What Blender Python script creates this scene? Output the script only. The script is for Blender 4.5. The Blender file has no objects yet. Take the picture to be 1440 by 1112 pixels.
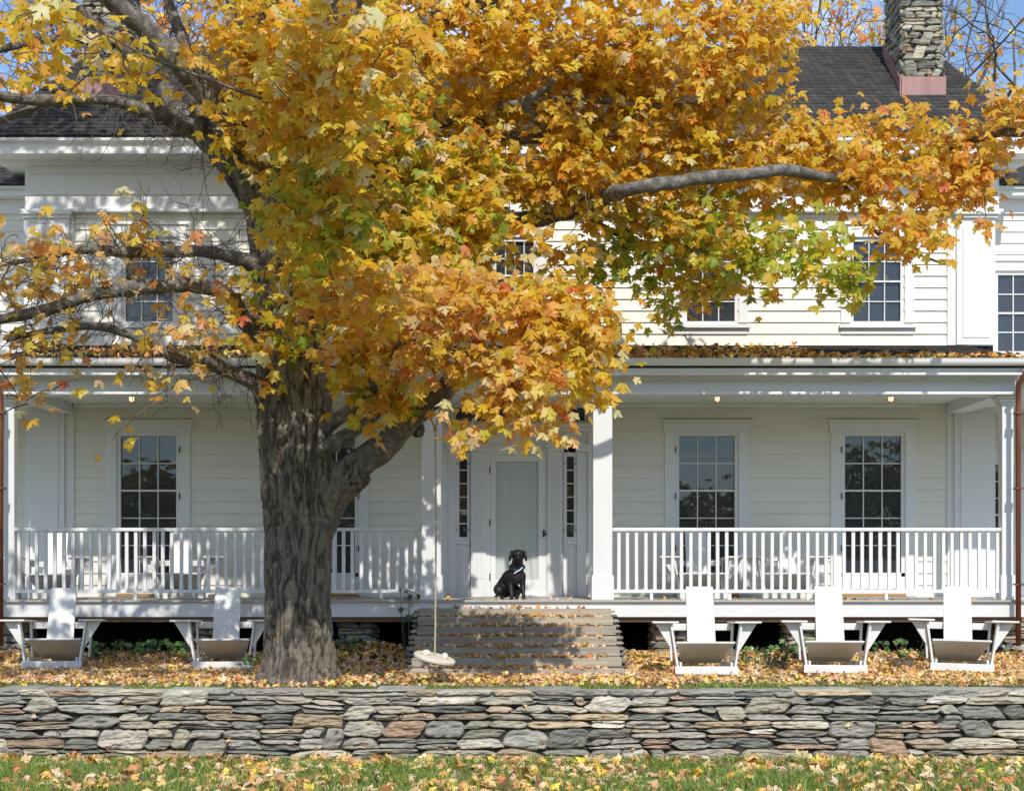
import bpy, bmesh, math, random
import numpy as np
from mathutils import Vector, Matrix
random.seed(7); rng = np.random.default_rng(11)
R = math.radians
scene = bpy.context.scene
COL = scene.collection

# ------------------------------------------------------------------ camera
CAMZ = 1.37; FPX = 1900.0; CAMY = -20.0
cd = bpy.data.cameras.new('camera'); cam = bpy.data.objects.new('camera', cd); COL.objects.link(cam)
cam.location = (0, CAMY, CAMZ); cam.rotation_euler = (R(90), 0, 0)
cd.sensor_width = 36; cd.lens = 36 * FPX / 1440; cd.shift_y = 249 / 1440; cd.clip_end = 2000
scene.camera = cam
def X(px, y=0.0): return (px - 720) * (y - CAMY) / FPX
def Z(py, y=0.0): return CAMZ + (805 - py) * (y - CAMY) / FPX
def P(px, py, y): return np.array([X(px, y), y, Z(py, y)])
# ------------------------------------------------------------------ light
SUN_EL, SUN_AZ = 43.0, 7.0           # azimuth: degrees to the right of straight behind the camera
SD = np.array([math.sin(R(SUN_AZ)) * math.cos(R(SUN_EL)), -math.cos(R(SUN_AZ)) * math.cos(R(SUN_EL)), math.sin(R(SUN_EL))])
w = bpy.data.worlds.new('World'); scene.world = w; w.use_nodes = True
nt = w.node_tree; bg = nt.nodes['Background']
sky = nt.nodes.new('ShaderNodeTexSky'); sky.sky_type = 'NISHITA'; sky.sun_disc = False
sky.sun_elevation = R(SUN_EL); sky.sun_rotation = R(180 - SUN_AZ); sky.air_density = 1.0; sky.dust_density = 0.0; sky.ozone_density = 3.0
tc = nt.nodes.new('ShaderNodeTexCoord'); mp = nt.nodes.new('ShaderNodeMapping'); mp.inputs['Scale'].default_value = (1.6, 1.6, 4.5)
mp.inputs['Location'].default_value = (0.3, 0.0, 0.25)
nz = nt.nodes.new('ShaderNodeTexNoise'); nz.inputs['Scale'].default_value = 2.2; nz.inputs['Detail'].default_value = 7; nz.inputs['Roughness'].default_value = 0.58
cr = nt.nodes.new('ShaderNodeValToRGB'); cr.color_ramp.elements[0].position = 0.46; cr.color_ramp.elements[1].position = 0.78
mx = nt.nodes.new('ShaderNodeMix'); mx.data_type = 'RGBA'; mx.inputs['B'].default_value = (8.5, 8.8, 9.2, 1)
nt.links.new(tc.outputs['Generated'], mp.inputs['Vector']); nt.links.new(mp.outputs[0], nz.inputs['Vector'])
nt.links.new(nz.outputs['Fac'], cr.inputs[0]); nt.links.new(cr.outputs[0], mx.inputs['Factor'])
nt.links.new(sky.outputs[0], mx.inputs['A']); nt.links.new(mx.outputs['Result'], bg.inputs['Color'])
bg.inputs['Strength'].default_value = 0.15
sl = bpy.data.lights.new('sun', 'SUN'); sl.energy = 3.5; sl.angle = R(0.53); sl.color = (1.0, 0.95, 0.87)
so = bpy.data.objects.new('sun', sl); COL.objects.link(so); so.location = (3, -20, 25)
so.rotation_euler = Vector(-SD).to_track_quat('-Z', 'Y').to_euler()
scene.view_settings.view_transform = 'Standard'; scene.view_settings.look = 'None'
scene.view_settings.exposure = 0.30; scene.view_settings.gamma = 1.0
scene.cycles.max_bounces = 8; scene.cycles.transparent_max_bounces = 8

# ------------------------------------------------------------------ helpers
def smooth(t): t = np.clip(t, 0, 1); return t * t * (3 - 2 * t)
def _h(i, j, k, s):
    n = (i * 374761393 + j * 668265263 + k * 2147483647 + s * 974711) & 0xffffffff
    n = ((n ^ (n >> 13)) * 1274126177) & 0xffffffff
    n = ((n ^ (n >> 16)) * 2246822519) & 0xffffffff
    return (n ^ (n >> 15)) / 4294967295.0
def vnoise(p, s=0):
    p = np.asarray(p, float); i = np.floor(p).astype(np.int64); f = smooth(p - i); r = 0
    for a in (0, 1):
        for b in (0, 1):
            for c in (0, 1):
                wt = (f[:, 0] if a else 1 - f[:, 0]) * (f[:, 1] if b else 1 - f[:, 1]) * (f[:, 2] if c else 1 - f[:, 2])
                r = r + wt * _h(i[:, 0] + a, i[:, 1] + b, i[:, 2] + c, s)
    return r
def fbm(p, o=4, s=0):
    r = 0; a = 0.5
    for k in range(o): r = r + a * vnoise(p * (2.03 ** k) + 17.3 * k, s + k); a *= 0.5
    return r

class MB:
    def __init__(s): s.v = []; s.f = []; s.c = []; s.n = 0; s.m = []
    def add(s, verts, faces, col=None, mi=0):
        verts = np.asarray(verts, float).reshape(-1, 3); b = s.n
        s.v.append(verts); s.n += len(verts)
        s.f.extend([tuple(b + i for i in f) for f in faces]); s.m.extend([mi] * len(faces))
        s.c.append(np.tile(np.asarray(col if col is not None else (1, 1, 1), float), (len(verts), 1)) if np.ndim(col) < 2 else np.asarray(col, float))
    def box(s, x0, x1, y0, y1, z0, z1, col=None, mi=0):
        v = [(x, y, z) for x in (x0, x1) for y in (y0, y1) for z in (z0, z1)]
        s.add(v, [(0, 1, 3, 2), (4, 6, 7, 5), (0, 4, 5, 1), (2, 3, 7, 6), (0, 2, 6, 4), (1, 5, 7, 3)], col, mi)
    def hexa(s, v, col=None):   # 8 corners ordered bottom ring 4, top ring 4
        s.add(v, [(3, 2, 1, 0), (4, 5, 6, 7), (0, 1, 5, 4), (1, 2, 6, 5), (2, 3, 7, 6), (3, 0, 4, 7)], col)
    def prism(s, poly, axis, a, b, col=None):
        n = len(poly); V = []
        for t in (a, b):
            for (p, q) in poly:
                V.append({'x': (t, p, q), 'y': (p, t, q), 'z': (p, q, t)}[axis])
        F = [tuple(range(n))[::-1], tuple(range(n, 2 * n))] + [(i, (i + 1) % n, n + (i + 1) % n, n + i) for i in range(n)]
        s.add(V, F, col)
    def bar(s, a, b, w, t, up=(0, 0, 1), col=None):    # box section beam a->b, w along side, t along up
        a = np.array(a, float); b = np.array(b, float); d = b - a; d /= np.linalg.norm(d)
        sd = np.cross(d, up); sd /= np.linalg.norm(sd); u = np.cross(sd, d)
        V = []
        for p in (a, b):
            for (i, j) in ((-1, -1), (1, -1), (1, 1), (-1, 1)): V.append(p + sd * i * w / 2 + u * j * t / 2)
        s.hexa(V, col)
    def tube(s, pts, rad, seg=8, cap=True, col=None):
        pts = np.asarray(pts, float); n = len(pts); rad = np.broadcast_to(np.asarray(rad, float), (n,))
        t = np.gradient(pts, axis=0); t /= np.linalg.norm(t, axis=1)[:, None] + 1e-9
        ref = np.array([0.31, 0.95, 0.05]) if abs(t[0][1]) < 0.8 else np.array([1.0, 0, 0.1])
        V = []; ang = np.linspace(0, 2 * np.pi, seg, endpoint=False); u = np.cross(t[0], ref); u /= np.linalg.norm(u)
        for i in range(n):
            u = u - t[i] * np.dot(u, t[i]); u /= np.linalg.norm(u) + 1e-9; q = np.cross(t[i], u)
            V.append(pts[i] + rad[i] * (np.cos(ang)[:, None] * u + np.sin(ang)[:, None] * q))
        V = np.concatenate(V); F = []
        for i in range(n - 1):
            for k in range(seg):
                a = i * seg + k; b = i * seg + (k + 1) % seg; F.append((a, b, b + seg, a + seg))
        if cap: F.append(tuple(range(seg))[::-1]); F.append(tuple((n - 1) * seg + k for k in range(seg)))
        s.add(V, F, col)
    def lathe(s, prof, c=(0, 0, 0), seg=20, col=None):
        V = []; ang = np.linspace(0, 2 * np.pi, seg, endpoint=False); F = []
        for (r, z) in prof:
            for a in ang: V.append((c[0] + r * math.cos(a), c[1] + r * math.sin(a), c[2] + z))
        n = len(prof)
        for i in range(n - 1):
            for k in range(seg):
                a = i * seg + k; b = i * seg + (k + 1) % seg; F.append((a, b, b + seg, a + seg))
        F.append(tuple(range(seg))[::-1]); F.append(tuple((n - 1) * seg + k for k in range(seg)))
        s.add(V, F, col)
    def ellipsoid(s, c, r, rot=None, seg=20, rings=12, col=None):
        V = []; F = []
        for i in range(1, rings):
            th = math.pi * i / rings
            for k in range(seg):
                a = 2 * math.pi * k / seg; V.append((r[0] * math.sin(th) * math.cos(a), r[1] * math.sin(th) * math.sin(a), r[2] * math.cos(th)))
        V.append((0, 0, r[2])); V.append((0, 0, -r[2])); V = np.array(V)
        for i in range(rings - 2):
            for k in range(seg):
                a = i * seg + k; b = i * seg + (k + 1) % seg; F.append((a, a + seg, b + seg, b))
        T = len(V) - 2
        for k in range(seg):
            F.append((T, k, (k + 1) % seg)); F.append((T + 1, (rings - 2) * seg + (k + 1) % seg, (rings - 2) * seg + k))
        if rot is not None: V = V @ np.array(rot).T
        s.add(V + np.array(c), F, col)
    def build(s, name, mat, parent=None, shade=False, bevel=0, colors=False):
        me = bpy.data.meshes.new(name); V = np.concatenate(s.v)
        me.from_pydata(V.tolist(), [], s.f)
        mats = mat if isinstance(mat, (list, tuple)) else [mat]
        for m in mats: me.materials.append(m)
        if len(mats) > 1: me.polygons.foreach_set('material_index', s.m)
        if colors:
            at = me.attributes.new('Col', 'FLOAT_COLOR', 'POINT'); C = np.concatenate(s.c)
            at.data.foreach_set('color', np.concatenate([C, np.ones((len(C), 1))], 1).ravel())
        if shade: me.polygons.foreach_set('use_smooth', [True] * len(me.polygons))
        me.update(); o = bpy.data.objects.new(name, me); COL.objects.link(o)
        if parent is not None: o.parent = parent
        if bevel:
            md = o.modifiers.new('bevel', 'BEVEL'); md.width = bevel; md.segments = 2; md.limit_method = 'ANGLE'
        return o
def tag(o, label=None, cat=None, group=None, kind=None):
    if label: o['label'] = label
    if cat: o['category'] = cat
    if group: o['group'] = group
    if kind: o['kind'] = kind
    return o
def empty(name, loc=(0, 0, 0), rz=0):
    o = bpy.data.objects.new(name, None); COL.objects.link(o); o.location = loc; o.rotation_euler = (0, 0, rz); o.empty_display_size = 0.1
    return o
def copy_tree(o, parent=None):
    c = o.copy(); COL.objects.link(c); c.parent = parent
    for ch in list(o.children): copy_tree(ch, c)
    return c
def rawmesh(name, V, F3, mat, parent=None, colors=None, shade=False):
    me = bpy.data.meshes.new(name); nV = len(V); nF = len(F3); k = F3.shape[1]
    me.vertices.add(nV); me.vertices.foreach_set('co', V.astype(np.float32).ravel())
    me.loops.add(nF * k); me.loops.foreach_set('vertex_index', F3.astype(np.int32).ravel())
    me.polygons.add(nF); me.polygons.foreach_set('loop_start', np.arange(0, nF * k, k, dtype=np.int32))
    if shade: me.polygons.foreach_set('use_smooth', np.ones(nF, bool))
    me.materials.append(mat)
    if colors is not None:
        at = me.attributes.new('Col', 'FLOAT_COLOR', 'POINT')
        at.data.foreach_set('color', np.concatenate([colors, np.ones((len(colors), 1))], 1).astype(np.float32).ravel())
    me.update(calc_edges=True); me.validate()
    o = bpy.data.objects.new(name, me); COL.objects.link(o)
    if parent is not None: o.parent = parent
    return o

# ------------------------------------------------------------------ materials
def mat(name, base=(0.8, 0.8, 0.8), rough=0.5, col_attr=False, noise=None, bump=None, metal=0.0, spec=0.5, transl=0.0, ramp=None, coords='Object'):
    """noise: (scale xyz, amount, detail) value mottling; bump: (scale xyz, strength, dist)"""
    m = bpy.data.materials.new(name); m.use_nodes = True; t = m.node_tree; b = t.nodes['Principled BSDF']
    L = t.links.new; N = t.nodes.new
    b.inputs['Roughness'].default_value = rough; b.inputs['Metallic'].default_value = metal; b.inputs['Specular IOR Level'].default_value = spec
    tcn = N('ShaderNodeTexCoord')
    def nzz(sc, det=6, r=0.6):
        mpn = N('ShaderNodeMapping'); mpn.inputs['Scale'].default_value = sc
        n = N('ShaderNodeTexNoise'); n.inputs['Scale'].default_value = 1; n.inputs['Detail'].default_value = det; n.inputs['Roughness'].default_value = r
        L(tcn.outputs[coords], mpn.inputs['Vector']); L(mpn.outputs[0], n.inputs['Vector']); return n.outputs['Fac']
    src = None
    if col_attr:
        a = N('ShaderNodeAttribute'); a.attribute_name = 'Col'; src = a.outputs['Color']
    if ramp:
        cr = N('ShaderNodeValToRGB'); L(nzz(ramp[0], 8, 0.65), cr.inputs[0])
        els = cr.color_ramp.elements
        for i, (p, c) in enumerate(ramp[1]):
            e = els[i] if i < 2 else els.new(p)
            e.position = p; e.color = (*c, 1)
        if src is None: src = cr.outputs[0]
        else:
            mm = N('ShaderNodeMix'); mm.data_type = 'RGBA'; mm.blend_type = 'MULTIPLY'; mm.inputs['Factor'].default_value = 1
            L(src, mm.inputs['A']); L(cr.outputs[0], mm.inputs['B']); src = mm.outputs['Result']
    if noise:
        mr = N('ShaderNodeMapRange'); mr.inputs['From Min'].default_value = 0.25; mr.inputs['From Max'].default_value = 0.75
        mr.inputs['To Min'].default_value = 1 - noise[1]; mr.inputs['To Max'].default_value = 1 + noise[1]
        L(nzz(noise[0]), mr.inputs['Value'])
        mm = N('ShaderNodeMix'); mm.data_type = 'RGBA'; mm.blend_type = 'MULTIPLY'; mm.inputs['Factor'].default_value = 1
        if src is None: mm.inputs['A'].default_value = (*base, 1)
        else: L(src, mm.inputs['A'])
        L(mr.outputs[0], mm.inputs['B']); src = mm.outputs['Result']
    if src is None: b.inputs['Base Color'].default_value = (*base, 1)
    else: L(src, b.inputs['Base Color'])
    if bump:
        bn = N('ShaderNodeBump'); bn.inputs['Strength'].default_value = bump[1]; bn.inputs['Distance'].default_value = bump[2]
        L(nzz(bump[0], 7), bn.inputs['Height']); L(bn.outputs[0], b.inputs['Normal'])
    if transl:
        tr = N('ShaderNodeBsdfTranslucent'); ms = N('ShaderNodeMixShader'); ms.inputs[0].default_value = transl
        if src is None: tr.inputs['Color'].default_value = (*base, 1)
        else: L(src, tr.inputs['Color'])
        out = t.nodes['Material Output']; L(b.outputs[0], ms.inputs[1]); L(tr.outputs[0], ms.inputs[2]); L(ms.outputs[0], out.inputs['Surface'])
    return m
M = {}
M['trim'] = mat('white_trim_paint', (0.715, 0.715, 0.715), 0.45, noise=((1.3, 1.3, 0.9), 0.035), bump=((14, 14, 14), 0.05, 0.004))
M['clap'] = mat('cream_white_clapboard', (0.745, 0.72, 0.645), 0.5, noise=((0.8, 2, 5), 0.045), bump=((3, 30, 60), 0.07, 0.004))
M['ceil'] = mat('porch_ceiling_paint', (0.72, 0.76, 0.70), 0.55, noise=((1, 1, 1), 0.03))
M['chair'] = mat('white_chair_paint', (0.70, 0.695, 0.675), 0.5, noise=((6, 6, 6), 0.06), bump=((9, 30, 30), 0.12, 0.004))
M['porchfloor'] = mat('grey_porch_floor', (0.42, 0.40, 0.36), 0.55, noise=((2, 30, 2), 0.12))
M['oldwood'] = mat('weathered_timber', (0.23, 0.22, 0.20), 0.8, col_attr=True, ramp=((1.2, 14, 22), [(0.25, (0.45, 0.43, 0.41)), (0.55, (0.85, 0.84, 0.82)), (0.8, (1.15, 1.12, 1.05))]), bump=((2, 30, 50), 0.5, 0.01))
M['brownwood'] = mat('brown_plank', (0.20, 0.12, 0.07), 0.7, noise=((1, 20, 20), 0.25))
M['sillwood'] = mat('oiled_wood_sill', (0.36, 0.20, 0.07), 0.5, noise=((2, 20, 20), 0.2))
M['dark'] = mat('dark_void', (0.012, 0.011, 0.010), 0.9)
M['stone'] = mat('fieldstone', rough=0.85, col_attr=True, ramp=((5, 5, 22), [(0.25, (0.50, 0.50, 0.52)), (0.5, (0.9, 0.9, 0.9)), (0.78, (1.4, 1.37, 1.3))]), noise=((26, 26, 60), 0.22), bump=((14, 14, 90), 0.7, 0.012))
M['mortar'] = mat('dark_stone_gaps', (0.035, 0.033, 0.030), 0.95)
M['copper'] = mat('aged_copper', (0.20, 0.075, 0.045), 0.45, metal=0.35, noise=((8, 8, 1.5), 0.3))
M['flash'] = mat('pink_copper_flashing', (0.31, 0.17, 0.16), 0.6, noise=((9, 9, 1.2), 0.3), metal=0.1)
M['metal'] = mat('dark_hardware', (0.03, 0.028, 0.026), 0.45, metal=0.3)
M['brass'] = mat('brass_cage', (0.30, 0.23, 0.10), 0.35, metal=0.9)
M['leaf'] = mat('maple_leaf', rough=0.42, col_attr=True, transl=0.60, noise=((9, 9, 9), 0.10), spec=0.55)
M['bgleaf'] = mat('far_leaf', rough=0.6, col_attr=True, transl=0.35)
M['litter'] = mat('fallen_leaf', rough=0.6, col_attr=True, transl=0.12, noise=((12, 12, 12), 0.18))
M['grass'] = mat('grass_blade', rough=0.5, col_attr=True, transl=0.3)
M['ivy'] = mat('ivy_leaf', rough=0.35, col_attr=True, transl=0.15)
M['bark'] = mat('maple_bark', rough=0.92, col_attr=True, noise=((45, 45, 9), 0.4), bump=((70, 70, 14), 0.8, 0.012))
M['limb'] = mat('limb_bark', rough=0.9, ramp=((9, 9, 9), [(0.3, (0.055, 0.046, 0.038)), (0.48, (0.13, 0.115, 0.098)), (0.62, (0.24, 0.225, 0.20)), (0.78, (0.36, 0.345, 0.315))]), noise=((50, 50, 50), 0.3), bump=((38, 38, 38), 1.0, 0.02))
M['twig'] = mat('twig_bark', (0.13, 0.105, 0.085), 0.85, noise=((20, 20, 20), 0.3))
M['ground'] = mat('soil_and_turf', rough=0.95, ramp=((1.8, 1.8, 1.8), [(0.3, (0.05, 0.075, 0.02)), (0.5, (0.10, 0.12, 0.03)), (0.62, (0.15, 0.10, 0.045)), (0.8, (0.20, 0.13, 0.06))]), bump=((30, 30, 30), 0.6, 0.03))
M['rope'] = mat('swing_rope', (0.42, 0.36, 0.26), 0.9, bump=((60, 60, 180), 0.6, 0.004))
M['seatwood'] = mat('pale_swing_wood', (0.62, 0.56, 0.46), 0.6, noise=((3, 25, 8), 0.12))
M['door'] = mat('grey_green_door_paint', (0.46, 0.50, 0.47), 0.45, noise=((3, 3, 1), 0.03))
M['fur'] = mat('black_dog_coat', (0.007, 0.0058, 0.005), 0.55, noise=((40, 40, 40), 0.4), bump=((120, 120, 60), 0.35, 0.006), spec=0.5)
M['nose'] = mat('dog_nose', (0.008, 0.008, 0.008), 0.25)
M['eye'] = mat('dog_eye', (0.02, 0.012, 0.006), 0.08)
M['tongue'] = mat('dog_mouth', (0.16, 0.05, 0.045), 0.5)
M['collar'] = mat('navy_collar', (0.012, 0.018, 0.05), 0.6)
M['scarf'] = mat('pale_blue_tag', (0.55, 0.66, 0.80), 0.5)
def emit(name, col, st):
    m = bpy.data.materials.new(name); m.use_nodes = True; b = m.node_tree.nodes['Principled BSDF']
    b.inputs['Base Color'].default_value = (*col, 1); b.inputs['Emission Color'].default_value = (*col, 1); b.inputs['Emission Strength'].default_value = st; return m
M['bulb'] = emit('warm_bulb', (1.0, 0.78, 0.50), 1.6)
def glassmat():
    m = bpy.data.materials.new('window_glass'); m.use_nodes = True; t = m.node_tree; b = t.nodes['Principled BSDF']
    b.inputs['Base Color'].default_value = (0.034, 0.041, 0.049, 1); b.inputs['Roughness'].default_value = 0.02; b.inputs['IOR'].default_value = 1.62
    tcn = t.nodes.new('ShaderNodeTexCoord'); n = t.nodes.new('ShaderNodeTexNoise'); n.inputs['Scale'].default_value = 2.5; n.inputs['Detail'].default_value = 2
    bn = t.nodes.new('ShaderNodeBump'); bn.inputs['Strength'].default_value = 0.10; bn.inputs['Distance'].default_value = 0.05
    t.links.new(tcn.outputs['Object'], n.inputs['Vector']); t.links.new(n.outputs['Fac'], bn.inputs['Height']); t.links.new(bn.outputs[0], b.inputs['Normal'])
    return m
M['glass'] = glassmat()
def stormglass():
    m = bpy.data.materials.new('storm_door_glass'); m.use_nodes = True; t = m.node_tree; b = t.nodes['Principled BSDF']
    b.inputs['Base Color'].default_value = (1, 1, 1, 1); b.inputs['Roughness'].default_value = 0.0; b.inputs['Alpha'].default_value = 0.12; b.inputs['IOR'].default_value = 1.45
    return m
M['storm'] = stormglass()
def shinglemat():
    m = bpy.data.materials.new('dark_cedar_shingles'); m.use_nodes = True; t = m.node_tree; b = t.nodes['Principled BSDF']; b.inputs['Roughness'].default_value = 0.85
    tcn = t.nodes.new('ShaderNodeTexCoord'); br = t.nodes.new('ShaderNodeTexBrick'); br.offset = 0.5; br.squash = 1
    mpn = t.nodes.new('ShaderNodeMapping')
    cx = t.nodes.new('ShaderNodeSeparateXYZ'); cb = t.nodes.new('ShaderNodeCombineXYZ'); ad = t.nodes.new('ShaderNodeMath'); ad.operation = 'ADD'
    t.links.new(tcn.outputs['Object'], cx.inputs[0]); t.links.new(cx.outputs['X'], ad.inputs[0]); t.links.new(cx.outputs['Y'], ad.inputs[1])
    t.links.new(ad.outputs[0], cb.inputs['X']); zo = t.nodes.new('ShaderNodeMath'); zo.operation = 'ADD'; zo.inputs[1].default_value = 0.0857 * 120 - 8.385; t.links.new(cx.outputs['Z'], zo.inputs[0]); t.links.new(zo.outputs[0], cb.inputs['Y'])
    br.inputs['Scale'].default_value = 1.0; br.inputs['Brick Width'].default_value = 0.14; br.inputs['Row Height'].default_value = 0.0857; br.inputs['Mortar Size'].default_value = 0.009
    br.inputs['Color1'].default_value = (0.030, 0.028, 0.027, 1); br.inputs['Color2'].default_value = (0.068, 0.060, 0.053, 1); br.inputs['Mortar'].default_value = (0.012, 0.011, 0.011, 1); br.inputs['Bias'].default_value = -0.15
    t.links.new(cb.outputs[0], br.inputs['Vector'])
    n = t.nodes.new('ShaderNodeTexNoise'); n.inputs['Scale'].default_value = 3; n.inputs['Detail'].default_value = 8; t.links.new(tcn.outputs['Object'], n.inputs['Vector'])
    mr = t.nodes.new('ShaderNodeMapRange'); mr.inputs['To Min'].default_value = 0.5; mr.inputs['To Max'].default_value = 1.6; t.links.new(n.outputs['Fac'], mr.inputs['Value'])
    mm = t.nodes.new('ShaderNodeMix'); mm.data_type = 'RGBA'; mm.blend_type = 'MULTIPLY'; mm.inputs['Factor'].default_value = 1
    t.links.new(br.outputs['Color'], mm.inputs['A']); t.links.new(mr.outputs[0], mm.inputs['B']); t.links.new(mm.outputs['Result'], b.inputs['Base Color'])
    return m
M['shingle'] = shinglemat()

# ------------------------------------------------------------------ ground
ys = [-400, -120, -60, -30, -15, -9, -6.5, -5.5, -4.6, -4.05, -4.0, -3.9, -3.5, -2.5, -1.2, -0.4, 0.3, 2.6, 12, 40, 120, 400]
zs = [-3.0, -2.0, -1.6, -1.25, -0.92, -0.86, -0.83, -0.82, -0.82, -0.82, -0.05, -0.02, 0.0, 0.0, 0.02, 0.07, 0.10, 0.0, 0.0, 0.5, 2, 6]
xs = sorted(set([-400, -150, -60, -30, -18] + [round(-12 + 0.8 * i, 2) for i in range(31)] + [18, 30, 60, 150, 400]))
def gz(x, y): return float(np.interp(y, ys, zs))
V = [(x, y, z + (0.02 * math.sin(x * 1.3 + y) if -8 < y < 0 and abs(x) < 13 else 0)) for y, z in zip(ys, zs) for x in xs]
nx = len(xs); F = [(j * nx + i, j * nx + i + 1, (j + 1) * nx + i + 1, (j + 1) * nx + i) for j in range(len(ys) - 1) for i in range(nx - 1)]
g = MB(); g.add(V, F); o = g.build('ground', M['ground'], shade=False); tag(o, kind='structure', label='grassy yard ground stepping up behind the stone wall', cat='ground')

# ------------------------------------------------------------------ stone work
STONE = [((0.275, 0.262, 0.222), 5), ((0.355, 0.335, 0.28), 5), ((0.205, 0.204, 0.18), 3.6), ((0.45, 0.405, 0.315), 4), ((0.42, 0.335, 0.23), 3.4), ((0.52, 0.48, 0.40), 1.2), ((0.36, 0.25, 0.175), 0.9)]
_sw = np.array([s[1] for s in STONE]); _sw = _sw / _sw.sum()
def pack(L, H, rs, wr=(0.28, 0.95), hr=(0.075, 0.14), res=0.015):
    """wavy courses of stones with staggered joints; some stones rise through two courses, some courses split in two"""
    n = int(L / res); xs_ = np.arange(n) * res; hs = []
    while sum(hs) < H - 0.01: hs.append(rs.uniform(*hr))
    if len(hs) > 1 and sum(hs) - H > 0.5 * hs[-1]: hs.pop()
    hs = np.array(hs) * H / sum(hs); z = np.concatenate([[0], np.cumsum(hs)]); nb = len(z); B = []
    for k in range(nb):
        amp = 0 if k in (0, nb - 1) else 0.32 * min(hs[k - 1], hs[min(k, nb - 2)])
        B.append(z[k] + amp * 2.4 * (fbm(np.stack([xs_ * 2.3, np.full(n, k * 7.7), np.full(n, rs.random() * 90)], 1), 3, 41) - 0.45))
    taken = [np.zeros(n, bool) for _ in range(nb)]; out = []
    for k in range(nb - 1):
        i = 0
        while i < n:
            if taken[k][i]: i += 1; continue
            m = i
            while m < n and not taken[k][m]: m += 1
            wd = int(rs.uniform(*wr) * (0.6 if rs.random() < 0.22 else 1) / res); rest = m - i
            if rest - wd < int(wr[0] * 0.55 / res): wd = rest
            e = i + wd; lo = B[k][i:e].copy(); tp = B[k + 1][i:e].copy(); w_m = wd * res
            if k < nb - 2 and w_m < 0.6 and w_m > 0.14 and rs.random() < 0.16 and not taken[k + 1][i:e].any():
                tp = B[k + 2][i:e].copy(); taken[k + 1][i:e] = True; out.append((i * res, w_m, lo, tp))
            elif (tp - lo).mean() > 0.085 and w_m > 0.3 and rs.random() < 0.38:
                f = rs.uniform(0.32, 0.68) + rs.uniform(-0.16, 0.16) * np.linspace(-1, 1, wd); mid = lo + (tp - lo) * f
                c = int(wd * rs.uniform(0.3, 0.7)) if w_m > 0.5 and rs.random() < .6 else None; up_first = rs.random() < 0.5
                for (a, b) in ((lo, mid), (mid, tp)):
                    if c and ((a is lo) == up_first): out.append((i * res, c * res, a[:c], b[:c])); out.append(((i + c) * res, (wd - c) * res, a[c:], b[c:]))
                    else: out.append((i * res, w_m, a, b))
            else:
                tl = rs.uniform(-0.012, 0.012); out.append((i * res, w_m, lo, tp if k == nb - 2 else np.maximum(lo + 0.02, tp + tl * np.linspace(-1, 1, wd))))
            i = e
    return [o for o in out if len(o[2]) > 2]
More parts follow.
